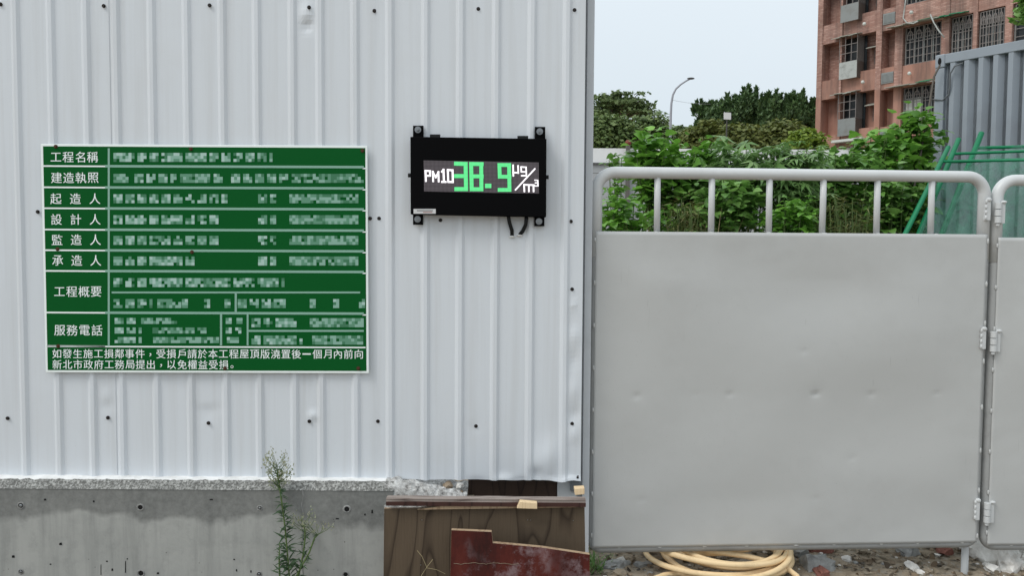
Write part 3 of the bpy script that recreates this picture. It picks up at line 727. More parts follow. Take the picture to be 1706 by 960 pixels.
mb = MB(); mb.m = 0; quad(mb, 694.5, 350, 721, 351.6, DY-.0016, .0004); mb.m = 1; quad(mb, 705, 353, 720, 354.2, DY-.0016, .0004); mb.build('fine_print', [mat('sticker_grey_ink', (.2,.2,.2), .6), mat('sticker_red_ink', (.35,.16,.14), .6)], lb)
for pts in ([(847,360),(849,372),(853,384),(853,393)], [(877,362),(876,374),(871,385),(866,391)]):
    mb = MB(); q = [P(a, b, DY+.025 + i*.012) for i, (a, b) in enumerate(pts)]; mb.tube(q, .0085, 12); mb.build('cable', BLK2, disp, smooth=True)
    mb = MB(); e = P(pts[-1][0], pts[-1][1]+1.5, WY-.012); mb.ball(e, .014, 10, 6, (1,.5,.35)); mb.build('cable_sealant', GROUT, disp)

# ------------------------------------------------------------------ steel barriers
A = P(981, 600, 3.56); B = P(1643, 600, 3.665); A.z = B.z = 0
ang = math.atan2(B.y-A.y, B.x-A.x); BW = (B-A).length - .012
ZT = P(1300, 281, 3.61).z; ZB = P(1300, 917, 3.61).z; ZS = P(1300, 388, 3.60).z
PR = .027
def barrier(label, offx, group, first):
    O = Vector((0,0,0)); t = thing('steel_barrier', label, 'barrier', O, group)
    # bent outer pipe
    rr = .085; path = []
    x0, x1, z0, z1 = PR, BW-PR, ZB+PR, ZT-PR
    def arc(cx_, cz_, a0, a1, r, k=9): return [(cx_ + math.cos(a0+(a1-a0)*i/k)*r, 0, cz_ + math.sin(a0+(a1-a0)*i/k)*r) for i in range(k+1)]
    path = [(x0, 0, ZS-.12)] + arc(x0+rr, z1-rr, math.pi, math.pi/2, rr) + arc(x1-rr, z1-rr, math.pi/2, 0, rr) + [(x1, 0, ZS-.12)]
    m_ = MB(); m_.tube(path, PR, 18); m_.build('top_pipe', BARP, t, smooth=True)
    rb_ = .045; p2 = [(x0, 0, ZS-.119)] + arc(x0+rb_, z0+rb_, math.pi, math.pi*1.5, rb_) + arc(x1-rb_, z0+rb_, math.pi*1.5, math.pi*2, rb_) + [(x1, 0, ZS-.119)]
    m_ = MB(); m_.tube(p2, PR, 18, cap=False); m_.build('lower_frame', SHADED_PIPE, t, smooth=True)
    # flat face strips of the upright (square section below the bend)
    for px in ((1091,1179,1273,1363,1453,1544)):
        f = (px-983)/(1643-983); x = f*BW + random.uniform(-.003,.003)
        m_ = MB(); m_.tube([(x, 0, ZT-PR*1.4), (x, 0, (ZT+ZS)/2), (x+random.uniform(-.002,.002), 0, ZS-.03)], .0145, 12)
        m_.m = 1
        for k in range(3): m_.ball((x+random.uniform(-.016,.016), -.020, ZS-.004+random.uniform(-.003,.003)), .008, 7, 5, (1.5,.8,.6))
        m_.build('upright_bar', [BARP, BARR], t, smooth=True)
    # dented sheet
    sx0, sx1, sz0, sz1 = .021, BW-.024, ZB+.034, ZS
    gx_ = np.arange(sx0, sx1+.008, .0125); gz_ = np.arange(sz0, sz1+.006, .0125); gx_[-1] = sx1; gz_[-1] = sz1; V = []
    dim = [((px-983)/660*BW, P(1300, py, 3.61).z, s) for px, py, s in [(1060,657,.9),(1212,655,.7),(1354,655,1.3),(1448,656,.8),(1558,655,.5),(1420,762,.4),(1070,828,.4),(1360,829,.4),(1331,584,.4),(1156,656,.3)]]
    sh = offx*3.1
    for z in gz_:
        for x in gx_:
            ex = min(x-sx0, sx1-x, z-sz0, sz1-z); k = min(1, ex/.22)
            y = -PR - .002 - (noise.noise(Vector((x*1.5+sh, 2, z*2.2)))*.022 + noise.noise(Vector((x*3.0+sh, 7, z*3.0)))*.003) * k
            y += noise.noise(Vector((x*14+sh, 3, z*14)))*.0007*(1.6-k)
            for dx, dz, s in dim:
                q = ((x-dx)/.016)**2 + ((z-dz)/.009)**2
                if q < 8: y += s*.006*math.exp(-q)
                q = ((x-dx)/.05)**2 + ((z-dz)/.045)**2
                if q < 8: y += s*.0016*math.exp(-q)
            V.append((x, y, z))
    n = len(gx_); m_ = MB(); m_.add(V, [(j*n+i, j*n+i+1, (j+1)*n+i+1, (j+1)*n+i) for j in range(len(gz_)-1) for i in range(n-1)])
    o = m_.build('sheet_panel', BARR, t, smooth=True); so_ = o.modifiers.new('thickness', 'SOLIDIFY'); so_.thickness = .0016; so_.offset = 1
    # weld tacks round the sheet
    m_ = MB()
    for i in range(9):
        x = sx0 + .13 + i*(sx1-sx0-.2)/8 + random.uniform(-.02,.02); m_.ball((x, -PR-.001, sz0-.002), random.uniform(.005,.0075), 7, 5, (random.uniform(1.2,2.2),.5,.6))
    for i in range(8):
        z = sz0 + .06 + i*(sz1-sz0-.1)/7
        m_.ball((sx0-.003, -PR-.001, z), .007, 7, 5, (.7,.8,1.8)); m_.ball((sx1+.003, -PR-.001, z+random.uniform(-.03,.03)), .008, 7, 5, (.8,.8,2.0))
    m_.build('weld_tack', BARR, t, smooth=True)
    for x in ((BW-.045,) if first else (BW*.5, BW-.045)):
        m_ = MB(); m_.tube([(x, .02, ZB+.03), (x, .02, -.03)], .0165, 12); m_.box((x-.05, -.10, -.028), (x+.05, .14, -.02)); m_.build('leg', GALV, t, smooth=False)
    # hinges: a flat leaf on the right edge, a knuckled leaf on the left edge
    for py in (350, 563, 846):
        z = P(1643, py, 3.66).z; h = .05
        m_ = MB(); m_.box((BW-.042, -PR-.016, z-h), (BW-.022, -PR+.012, z+h-.006)); 
        for k in range(4): m_.ball((BW-.043, -PR-.012, z-h+.012+k*.025), .009, 7, 5, (.6,.8,1.2))
        m_.ball((BW-.03, -PR-.012, z+h-.004), .014, 8, 5, (1,.8,.8)); m_.build('hinge_leaf', BARP, t, bevel=.001)
        if first: continue
        m_ = MB(); m_.box((.018, -PR-.014, z-h), (.042, -PR+.012, z+h-.004))
        for k in range(3): m_.tube([(.009, -PR-.012, z-h+.033*k+.0015), (.009, -PR-.012, z-h+.033*(k+1)-.0015)], .0145, 14)
        m_.tube([(.009, -PR-.012, z-h-.012), (.009, -PR-.012, z-h)], .009, 10); m_.ball((.034, -PR-.013, z+h), .014, 8, 5, (1,.8,.6)); m_.build('hinge_knuckle', BARP, t, bevel=.001)
    t.location = A + offx*(B-A).normalized(); t.rotation_euler = (0, 0, ang); return t
b1 = barrier('grey steel barrier with bars above a dented sheet, complete beside the fence post', 0, 'hinged steel barriers', True)
b2 = barrier('grey steel barrier hinged on at the right, cut by the photo edge', (B-A).length, 'hinged steel barriers', False)
b2.location.z = -.014; b2.location.x -= .003; b2.rotation_euler = (0, 0, ang*.4)

# ------------------------------------------------------------------ hose coil under the barrier
RH_ = random.Random(11)
hc = Vector((G(1207, 935, .05).x, 3.80, 0)); pts = []
loops = 9; npts = 64
pts.append(Vector((hc.x-.50, 3.40, .02))); pts.append(Vector((hc.x-.42, 3.50, .02)))
for i in range(loops*npts):
    a = math.pi*1.22 + i/npts*2*math.pi; L = i/npts
    li = int(L); f = L - li
    t_ = f*f*(3-2*f); RS = [.35,.29,.36,.24,.33,.20,.35,.27,.22,.33]; ra = RS[li]*(1-t_) + RS[li+1]*t_ + .016*math.sin(a+li*0+1.1) + .010*math.sin(2*a)
    ox, oy = .035*math.sin(L*1.9), .04*math.cos(L*2.3)
    z = .018 + .0135*L + .022*math.sin(a+L*1.7)*min(1, L*.4)
    pts.append(hc + Vector((math.cos(a)*ra*1.02 + ox, math.sin(a)*ra*.98 + oy, max(.016, z))))
e = pts[-1]
for q in ((1300,930,.10), (1318,940,.055), (1330,957,.02), (1338,985,.018)): 
    g_ = G(q[0], q[1], q[2]); pts.append(g_)
# smooth the joins
for _ in range(2):
    pts = [pts[0]] + [(pts[i-1]+pts[i]*2+pts[i+1])/4 for i in range(1, len(pts)-1)] + [pts[-1]]
mb = MB(); mb.tube(pts, .0132, 12); ho = mb.build('hose', HOSE, loc=(hc.x, hc.y, 0), smooth=True); tag(ho, 'coiled tan rubber hose lying on the soil under the grey barrier', 'hose')

# ------------------------------------------------------------------ rubble
def onground(px, py, r, m, label, sc=(1,1,.7), name='stone', cat='stone', group='stones on the soil'):
    p = G(px, py, 0); mb = MB(); p.z = ground_z(p.x, p.y) + r*sc[2]*.35; rock(mb, p, r, sc, px*.21)
    return tag(mb.build(name, m, loc=p), label, cat, group)
onground(1352, 944, .078, S_GREY, 'grey concrete lump right of the hose tail', (1.25,.9,.75), 'concrete_lump', 'concrete lump', None)
onground(1335, 927, .05, S_GREY, 'dark grey lump behind the hose tail under the barrier', (1.4,.8,.7), 'concrete_lump', 'concrete lump', None)
onground(1290, 958, .05, S_BRICK, 'flat red brick fragment right of the hose coil', (1.6,.8,.4), 'brick_fragment', 'brick', 'broken red brick pieces')
onground(1372, 958, .05, S_BRICK, 'flat red brick fragment by the grey concrete lump', (1.7,.7,.35), 'brick_fragment', 'brick', 'broken red brick pieces')
onground(1352, 922, .05, S_BRICK, 'long red brick shard just under the barrier rail', (1.9,.5,.35), 'brick_fragment', 'brick', 'broken red brick pieces')
onground(1577, 924, .045, S_BRICK, 'red brick piece left of the barrier leg', (1.3,.8,.5), 'brick_fragment', 'brick', 'broken red brick pieces')
onground(1521, 950, .034, S_WHITE, 'crumpled white stone alone on the brown soil', (1.2,.8,.9))
onground(1531, 957, .025, S_WHITE, 'smaller pale stone beside the crumpled white one', (1.2,.8,.7))
onground(1645, 926, .115, S_WHITE, 'big pale rubble lump right of the barrier leg', (1.2,.9,.75), 'concrete_lump', 'concrete lump', None)
onground(1678, 938, .10, S_WHITE, 'pale rubble lump below the second barrier', (1.3,.8,.65), 'concrete_lump', 'concrete lump', None)
onground(1706, 938, .08, S_WHITE, 'pale rubble lump at the right photo edge', (1.3,.8,.6), 'concrete_lump', 'concrete lump', None)
onground(1655, 950, .05, S_WHITE, 'low pale rubble piece in front of the bigger lumps', (1.4,.8,.5), 'concrete_lump', 'concrete lump', None)
onground(1515, 923, .07, S_GREY, 'grey rubble lump half under the barrier rail', (1.6,.7,.5), 'concrete_lump', 'concrete lump', None)
onground(1412, 933, .03, S_WHITE, 'flat pale pebble in the middle of the soil strip', (1.6,.9,.5))
onground(1067, 943, .035, S_GREY, 'grey flat stone left of the hose coil', (1.5,.9,.4)); onground(1036, 937, .028, S_WHITE, 'white pebble between the red board and the hose', (1.4,.8,.6))
onground(1020, 951, .07, S_GREY, 'wide flat grey slab near the red board corner', (1.6,1.0,.22))
RG = random.Random(5)
def scatter(name, k, rmin, rmax, m, label, cat, sc=(1.2,1,.6)):
    mb = MB()
    for i in range(k):
        p = Vector((RG.uniform(.34, 3.1), RG.uniform(3.45, 4.6), 0)); r = RG.uniform(rmin, rmax)
        p.z = ground_z(p.x, p.y) + r*.15
        bm = bmesh.new(); bmesh.ops.create_icosphere(bm, subdivisions=1, radius=1); rm = Matrix.Rotation(RG.uniform(0, 6), 3, 'Z')
        mb.add([rm @ Vector((v.co.x*r*sc[0]*(1+RG.uniform(-.3,.3)), v.co.y*r*sc[1]*(1+RG.uniform(-.3,.3)), v.co.z*r*sc[2]*(1+RG.uniform(-.3,.3)))) + p for v in bm.verts], [tuple(v.index for v in f.verts) for f in bm.faces]); bm.free()
    return tag(mb.build(name, m), label, cat, kind='stuff')
scatter('soil_clods', 170, .010, .038, SOIL, 'loose clods of brown soil under the barrier', 'soil clods', (1.2,1,.55)); scatter('gravel', 170, .004, .014, S_BROWN, 'small brown gravel strewn over the soil', 'gravel'); scatter('grey_gravel', 90, .004, .015, S_GREY, 'small grey crumbled gravel strewn over the soil', 'gravel'); scatter('pale_gravel', 120, .004, .015, S_WHITE, 'fine pale chips strewn over the soil', 'gravel')

# ------------------------------------------------------------------ leaves
def T_heart():
    m_ = [(0,0,0), (.33,0,.05), (.68,0,.02), (1,0,-.12)]; e = [(.14,.40,.10), (.52,.36,.09), (.80,.17,.0)]
    V = m_ + e + [(x,-y,z) for x, y, z in e]
    T = []
    for o, s in ((4, 0), (7, 1)):
        tr = [(0,1,o), (1,o+1,o), (1,2,o+1), (2,o+2,o+1), (2,3,o+2)]
        T += [t[::-1] if s else t for t in tr]
    return np.array(V), np.array(T)
def T_lance(w_=.13):
    V = [(0,0,0), (.35,w_,.03), (.35,-w_,.03), (.45,0,0), (1,0,-.10)]
    return np.array(V), np.array([(0,3,1), (0,2,3), (1,3,4), (3,2,4)])
def T_palm(k=6):
    Vs, Ts = [], []; V, T = T_lance(.14)
    for i in range(k):
        a = (i/(k-1)-.5)*4.4; L = 1 - .25*abs(i/(k-1)-.5)*2
        Rm = np.array([[math.cos(a), -math.sin(a), 0], [math.sin(a), math.cos(a), 0], [0,0,1]])
        Ts.append(T + 5*i); q = V*L; q = q @ Rm.T; q[:,2] -= .25*np.linalg.norm(q[:,:2], axis=1)**2; Vs.append(q)
    return np.concatenate(Vs), np.concatenate(Ts)
def T_clump():
    "a small spray of three leaves for far crowns"
    Vs, Ts = [], []; V, T = T_lance(.26)
    for i in range(3):
        a = (i-1)*1.3; Rm = np.array([[math.cos(a), -math.sin(a), 0], [math.sin(a), math.cos(a), 0], [0,0,1]])
        Vs.append((V*(1-.15*abs(i-1))) @ Rm.T); Ts.append(T+5*i)
    return np.concatenate(Vs), np.concatenate(Ts)
HEART, LANCE, PALM, CLUMP, NEEDLE, LEAFY, THIN = T_heart(), T_lance(), T_palm(), T_clump(), T_lance(.05), T_lance(.30), T_lance(.085)
def unit(a): return a / (np.linalg.norm(a, axis=1, keepdims=True) + 1e-9)
def inst(tpl, pos, tip, nrm, size):
    V, T = tpl; n = len(pos); d = unit(tip); b = unit(np.cross(nrm, d)); u = np.cross(d, b)
    W = pos[:,None,:] + size[:,None,None]*(V[None,:,0:1]*d[:,None,:] + V[None,:,1:2]*b[:,None,:] + V[None,:,2:3]*u[:,None,:])
    return W.reshape(-1, 3), (T[None] + (np.arange(n)*len(V))[:,None,None]).reshape(-1, 3)
def join(parts):
    Vs, Ts, o = [], [], 0
    for V, T in parts: Vs.append(V); Ts.append(T+o); o += len(V)
    return np.concatenate(Vs), np.concatenate(Ts)
def shrub(label, cpx, cpy, Y, rx, rz, K, n, leaf, size, m, ry=None, dens=2.3, group=None, name='shrub', low=True, zmin=.1, cat='shrub', spread=1.0):
    "stems rising from the soil, each ending in a whorl of leaves"
    c = P(cpx, cpy, Y); ry = ry or rx*.8; n = int(n*dens) if leaf is not NEEDLE else n; size = size*(.80 if leaf is HEART else .9)
    t = thing(name, label, cat, (c.x, Y, 0), group)
    q = RNG.normal(size=(K, 3)); q = unit(q) * RNG.uniform(.35, 1, (K, 1))**.6
    C = np.array(c) + q*np.array([rx, ry, rz]); C[:,2] = np.maximum(C[:,2], zmin)
    sm_ = MB(); parts = []
    for k in range(K):
        b0 = Vector((c.x + RNG.normal()*rx*.25, Y + RNG.normal()*ry*.25, -.03)); e_ = Vector(C[k]); md = (b0*.45 + e_*.55) + Vector((0,0,.12*e_.z)); 
        if md.z > e_.z: md.z = e_.z*.7
        sm_.tube([b0, (b0+md)/2, md, e_], [.011, .009, .007, .004], 5, cap=False)
        # whorl at the tip and leaves down the stem
        a = RNG.uniform(0, 6.28, n); f = RNG.uniform(0, 1, n)**1.8
        pos = np.array(e_)[None]*(1-f[:,None]*.5) + np.array(md)[None]*(f[:,None]*.5) + RNG.normal(size=(n,3))*size*.42
        el = RNG.uniform(-.55, .45, n)
        tip = np.stack([np.cos(a)*np.cos(el), np.sin(a)*np.cos(el), np.sin(el)], 1)
        nr = np.stack([np.cos(a)*.35, np.sin(a)*.35, np.ones(n)], 1) + RNG.normal(size=(n,3))*.35
        parts.append(inst(leaf, pos + tip*size*.35, tip, nr, size*RNG.uniform(.4, 1.15, n)))
    sm_.build('stem', STEM, t, smooth=True)
    V, T = join(parts); npmesh('foliage', V, T, m, t); return t
G1 = 'shrubs growing behind the barrier'
shrub('tall bright green sapling with broad leaves left of centre, below the street lamp', 1108, 256, 7.0, .31, .24, 26, 16, HEART, .15, LF_BRIGHT, group=G1)
shrub('bright green sapling right beside the tall one under the street lamp', 1180, 268, 7.2, .24, .17, 17, 15, HEART, .14, LF_BRIGHT, group=G1)
shrub('shrub with soft fingered leaves behind the middle of the barrier', 1240, 272, 6.9, .30, .16, 20, 7, PALM, .17, LF_PALM, group=G1)
shrub('fingered leaf shrub between the square sign and the brick building', 1305, 268, 6.7, .26, .15, 20, 7, PALM, .17, LF_PALM, group=G1)
shrub('broad shrub in front of the left corner of the brick building', 1395, 268, 7.0, .34, .15, 26, 13, HEART, .13, LF_MID, group=G1)
shrub('leafy shrub in front of the brick building right of the wide one', 1462, 250, 7.3, .30, .22, 28, 15, HEART, .135, LF_BRIGHT, group=G1)
shrub('tallest leafy sapling just left of the slate container', 1527, 222, 7.6, .17, .36, 26, 15, HEART, .135, LF_BRIGHT, group=G1)
shrub('low bright vine shrub seen through the first opening of the barrier', 1045, 355, 6.0, .30, .22, 26, 16, HEART, .105, LF_BRIGHT, group=G1)
shrub('small leafy shoot in front of the pale hoarding', 1030, 268, 7.6, .10, .06, 6, 7, HEART, .10, LF_MID, group=G1)
shrub('olive feathery shrub seen through the second opening of the barrier', 1142, 365, 5.9, .20, .16, 22, 34, NEEDLE, .11, LF_FEATH, group=G1)
shrub('dark leafy shrub seen through the third opening of the barrier', 1222, 335, 6.4, .32, .22, 24, 14, HEART, .12, LF_MID, group=G1)
shrub('bright leafy shrub low behind the fourth opening of the barrier', 1318, 362, 6.1, .25, .17, 20, 14, HEART, .095, LF_BRIGHT, group=G1)
shrub('brownish feathery shrub behind the fifth opening of the barrier', 1412, 355, 5.9, .24, .18, 26, 36, NEEDLE, .10, LF_FEATH, group=G1)
shrub('dark shrub at the foot of the leaning cable behind the barrier', 1490, 330, 6.6, .28, .24, 24, 14, HEART, .12, LF_MID, group=G1)
shrub('dim leafy shrub in the shade below the broad one behind the barrier', 1375, 318, 7.2, .42, .18, 26, 14, HEART, .12, LF_MID, group=G1)
shrub('dim leafy shrub behind the second bar of the barrier', 1130, 320, 7.0, .30, .20, 24, 14, HEART, .12, LF_MID, group=G1)
# undergrowth: one dense mass nobody could count
n = 17000; pos = np.stack([RNG.uniform(1.75, 6.0, n), RNG.uniform(8.1, 9.3, n), RNG.uniform(0, 1, n)**.8*2.62], 1)
pos[:,2] *= .82 + .18*np.sin(pos[:,0]*3.1)*np.cos(pos[:,0]*1.3)
pos[:,0] += (pos[:,1]-8.1)*.3
a = RNG.uniform(0, 6.28, n); el = RNG.uniform(-.8, .4, n); tip = np.stack([np.cos(a)*np.cos(el), np.sin(a)*np.cos(el), np.sin(el)], 1)
V, T = inst(HEART, pos, tip, np.stack([np.cos(a)*.4, np.sin(a)*.4, np.ones(n)], 1) + RNG.normal(size=(n,3))*.4, RNG.uniform(.07, .15, n))
o = npmesh('undergrowth', V, T, LF_UNDER); tag(o, 'dense dark undergrowth filling the lot behind the shrubs', 'undergrowth', kind='stuff')
n = 1500; pos = np.stack([RNG.uniform(.75, 1.5, n), RNG.uniform(5.6, 7.2, n), np.zeros(n)], 1); tip = np.stack([RNG.normal(size=n)*.25, RNG.normal(size=n)*.25, np.ones(n)], 1)
V, T = inst(T_lance(.009), pos, tip, RNG.normal(size=(n,3)), RNG.uniform(1.2, 2.0, n)*np.where(RNG.random(n) < .3, 1, .8))
o = npmesh('tall_grass', V, T, DRY); tag(o, 'tall half dry grass behind the left end of the barrier', 'grass', kind='stuff')

def tree(label, px, y_top, y_bot, Y, wpx, m, K=60, n=70, leaf=None, size=.27, style='round', group='trees beyond the lot', name='tree', trunk_r=.22):
    leaf = LEAFY if leaf is None else leaf; n = int(n*2.6)
    zt, zb_ = P(px, y_top, Y).z, P(px, y_bot, Y).z; c = P(px, (y_top+y_bot)/2, Y); W = wpx/F*Y/2; H = (zt-zb_)/2
    t = thing(name, label, 'tree', (c.x, Y, 0), group)
    C = []
    while len(C) < K:
        q = RNG.uniform(-1, 1, 3); r = np.linalg.norm(q)
        if style == 'flat':
            if r > 1: continue
            C.append([c.x + q[0]*W, Y + q[1]*W*.6, zb_ + (zt-zb_)*(.12 + .84*(1 - .7*q[0]**2)*(.35+.65*RNG.random()))])
        elif style == 'spiky':
            x = RNG.uniform(-1, 1); h = RNG.uniform(0, .92)
            C.append([c.x + x*W*(1-.35*h), Y + RNG.uniform(-1,1)*W*.6, zb_ + (zt-zb_)*h*(1-.25*abs(x)) ])
        else:
            if r > 1 or r < .3: continue
            C.append([c.x + q[0]*W*.86, Y + q[1]*W*.7, c.z + q[2]*H*.82])
    SH = 0
    if style == 'spiky':                        # upright leading shoots along the top
        SH = 16
        for k in range(SH):
            x = -1 + 2*(k+.5)/SH + RNG.uniform(-.05,.05); C.append([c.x + x*W*.95, Y + RNG.uniform(-.6,.6)*W*.5, zb_ + (zt-zb_)*(1.0 - .16*abs(x) + RNG.uniform(-.10,.12))])
    K0 = K; K = len(C)
    C = np.array(C); parts = []; mb = MB(); br = []
    base_ = Vector((c.x, Y, -.1)); fork = Vector((c.x, Y, max(.8, zb_ + (c.z-zb_)*.3)))
    mb.tube([base_, Vector((c.x+.1, Y, fork.z*.5)), fork], [trunk_r, trunk_r*.8, trunk_r*.65], 8); mb.build('trunk', BARK, t, smooth=True)
    lm = MB()
    for k in range(0, K, 2 if K > 40 else 1):
        e_ = Vector(C[k]); md = fork.lerp(e_, .5) + Vector((0,0,(e_.z-fork.z)*.15)); lm.tube([fork, md, e_], [trunk_r*.35, trunk_r*.2, .02], 5, cap=False)
    lm.build('limb', BARK, t, smooth=True)
    for k in range(K):
        s = RNG.uniform(.6, 1.2)*min(W, max(H, W*.4))*.17
        sc = np.array([1, 1, .75]) if style == 'round' else (np.array([1.5, 1.2, .28]) if style == 'flat' else np.array([.45, .45, 1.5]))
        pos = C[k] + RNG.normal(size=(n,3))*s*sc
        if k >= K0: sc = np.array([.16, .16, 1.25])
        pos = C[k] + np.clip(RNG.normal(size=(n,3)), -1.7, 1.7)*s*sc
        a = RNG.uniform(0, 6.28, n); el = RNG.uniform(-.6, .6, n) if style != 'spiky' else RNG.uniform(.5, 1.4, n)
        tip = np.stack([np.cos(a)*np.cos(el), np.sin(a)*np.cos(el), np.sin(el)], 1)
        parts.append(inst(leaf, pos, tip, (pos-C[k]) + np.array([0,0,s]) + RNG.normal(size=(n,3))*s*.6, size*RNG.uniform(.6, 1.25, n)))
    V, T = join(parts); npmesh('crown', V, T, m, t); return t
tree('spreading tree with an airy flat crown at the far left above the dark trees', 1030, 152, 222, 52, 150, LF_AIRY, 84, 22, None, .27, 'flat')
tree('dark round tree beside the fence post, under the airy crown', 1010, 184, 300, 44, 120, LF_FAR, 94, 80)
tree('dark bushy tree left of the street lamp', 1082, 186, 300, 45, 110, LF_FAR, 86, 80)
tree('small dark tree just behind the street lamp pole', 1140, 202, 300, 46, 70, LF_FAR, 59, 60)
tree('low olive tree right of the street lamp', 1180, 194, 300, 40, 90, LF_OLIVE, 72, 70)
tree('wide olive tree behind the square sign', 1236, 198, 300, 37, 100, LF_OLIVE, 81, 70)
tree('olive tree near the left corner of the brick building', 1305, 200, 300, 38, 100, LF_OLIVE, 81, 70)
tree('dark upright tree left of the square sign', 1190, 178, 242, 52, 80, LF_PINE, 76, 66, None, .27, 'spiky')
tree('tall dark upright tree directly above the square sign', 1244, 163, 242, 53, 78, LF_PINE, 84, 66, None, .27, 'spiky')
tree('dark pointed tree between the tall one and the brick building', 1298, 168, 242, 52, 76, LF_PINE, 76, 66, None, .27, 'spiky')
tree('dark pointed tree partly hidden by the brick building corner', 1345, 170, 242, 54, 80, LF_PINE, 76, 66, None, .27, 'spiky')
tree('sunny yellow green bush by the foot of the brick building', 1340, 212, 300, 26, 70, LF_YEL, 54, 50, None, .2, name='bush', trunk_r=.08)
tree('leafy branch of a tree overhanging the slate container at the top right', 1746, -90, 62, 15, 105, LF_MID, 46, 46, None, .15, trunk_r=.12)

# ------------------------------------------------------------------ far hoarding, lamp, sign
HY = 14.0
hd = thing('site_hoarding', 'pale site hoarding with a white upper band behind the saplings', 'fence', (P(1150, 260, HY).x, HY, 0))
x0, x1 = P(620, 260, HY).x, P(1480, 260, HY).x; zt = P(1020, 247, HY).z; zm = P(1020, 271, HY).z
mb = MB(); mb.box((x0, HY, zm), (x1, HY+.04, zt)); mb.build('white_band', HOARDW, hd)
mb = MB(); mb.box((x0, HY-.03, zm-.035), (x1, HY+.05, zm-.003)); mb.build('dark_rail', mat('dark_rail', (.12,.12,.12), .6), hd)
mb = MB(); mb.box((x0, HY+.005, P(1020,276,HY).z-.13), (x1, HY+.04, zm-.036)); mb.box((x0, HY-.01, 0), (x1, HY+.03, P(1020,276,HY).z-.14)); mb.build('grey_panel', HOARDG, hd)
for px in (1046, 1176, 1300, 1420):
    p = P(px, 260, HY-.05); mb = MB(); mb.box((p.x-.035, HY-.09, 0), (p.x+.035, HY-.031, zt+.05)); q = mb.build('post', mat('dark_post', (.14,.13,.12), .7), hd)
    if px != 1046: continue
    mb = MB(); mb.ball((p.x, HY-.06, zt+.09), .055, 8, 6); mb.build('post_cap', mat('red_cap', (.2,.05,.04), .6), q)
LYY = 35.0
lamp = thing('street_lamp', 'tall curved grey street lamp rising against the pale sky', 'street lamp', (P(1118, 300, LYY).x, LYY, 0))
pp = [(1117,212),(1117.5,190),(1118.5,172),(1121,158),(1126,148),(1134,140.5),(1143,134.5),(1149,131.5)]
q = [P(a, b, LYY) for a, b in pp]; mb = MB(); mb.tube([Vector((q[0].x-.02, LYY, 0))] + q, [.085, .058, .055, .052, .048, .044, .04, .038, .035], 10); mb.build('pole', m_paint('grey_pole', (.33,.34,.38), .45, .2), lamp, smooth=True)
e = P(1151, 130.5, LYY); mb = MB(); mb.ball(e, .13, 10, 6, (1.35,.7,.36)); mb.build('lamp_head', mat('dark_lamp_head', (.06,.06,.06), .5), lamp, smooth=True)
mb = MB(); q = [P(1118+(i/10)*66, 166 + (i/10)*7 + 2*math.sin(i/10*math.pi), 36 + i*1.2) for i in range(11)]; mb.tube(q, .007, 5); o = mb.build('overhead_wire', mat('wire_grey', (.45,.46,.48), .6), loc=q[0]); tag(o, 'thin grey wire strung from the street lamp to the right', 'wire')
SQ = 33.0
st = thing('road_sign', 'small square road sign seen from behind among the olive trees', 'road sign', (P(1212, 300, SQ).x, SQ, 0))
mb = MB(); mb.slab([P(1206,198.5,SQ), P(1218,199,SQ), P(1218,187.5,SQ), P(1206,187,SQ)], (0,.03,0)); mb.build('sign_plate', mat('pale_plate', (.62,.62,.62), .5), st)
mb = MB(); p = P(1211, 199, SQ+.06); mb.tube([Vector((p.x, SQ+.07, 0)), Vector((p.x, SQ+.07, p.z+.2))], .035, 8); mb.build('sign_pole', mat('dark_sign_pole', (.07,.07,.065), .6), st)

# ------------------------------------------------------------------ brick building
U = Vector((.62, -.78, 0)).normalized(); NN = Vector((-U.y*-1, 0, 0)); NN = Vector((U.y, -U.x, 0))   # outward, towards the camera
BO = Vector((P(1361, 110, 40).x, 40, 0))
def fac(px, py):
    "photograph pixel -> (along, height) on the facade"
    d = fw*F + rt*(px-853) + up*(480-py); t_ = (BO - CAM).dot(NN) / d.dot(NN); p = CAM + d*t_
    return (p-BO).dot(U), p.z
def fp(u, n_, z): return BO + U*u + NN*n_ + Vector((0,0,z))
def fbox(mb, u0, u1, n0, n1, z0, z1):
    c = [fp(u0,n1,z0), fp(u1,n1,z0), fp(u1,n0,z0), fp(u0,n0,z0), fp(u0,n1,z1), fp(u1,n1,z1), fp(u1,n0,z1), fp(u0,n0,z1)]
    mb.add(c, [(0,3,2,1),(4,5,6,7),(0,1,5,4),(1,2,6,5),(2,3,7,6),(3,0,4,7)])
bld = thing('apartment_building', 'red brick apartment block with barred windows behind the slate container', 'building', BO)
zA = fac(1371, 166)[1]; zB = fac(1371, 74)[1]; FH = zB - zA
def uu(px): return fac(px, 100)[0]
UE = 16.0; ZTOP = zB + FH*2.2
pil = [(uu(1361), uu(1369.5)), (uu(1398.5), uu(1402)), (uu(1458.5), uu(1468)), (uu(1490), uu(1503)), (uu(1567), uu(1580)), (uu(1619), uu(1626)), (uu(1672), uu(1684))]
DEP = .75
def wallseg(name, fn, m_lo=TERRA, m_hi=TILE, split=zB - FH*.98):
    for lo in (True, False):
        mb = MB(); fn(mb, 0 if lo else split+.004, split if lo else ZTOP); mb.build(name, m_lo if lo else m_hi, bld)
wallseg('wall', lambda mb, a, b: fbox(mb, 0, UE, -9, -DEP, a, b))
def pf(mb, a, b):
    for u0_, u1_ in pil: fbox(mb, u0_, u1_, -DEP+.004, 0, a, b)
wallseg('pilaster', pf)
bays = {'A': (pil[0][1], pil[1][0]), 'B': (pil[1][1], pil[2][0]), 'C': (pil[2][1], pil[3][0]), 'D': (pil[3][1], pil[4][0]), 'E': (pil[4][1], pil[5][0]), 'F': (pil[5][1], pil[6][0]), 'G': (pil[6][1], UE)}
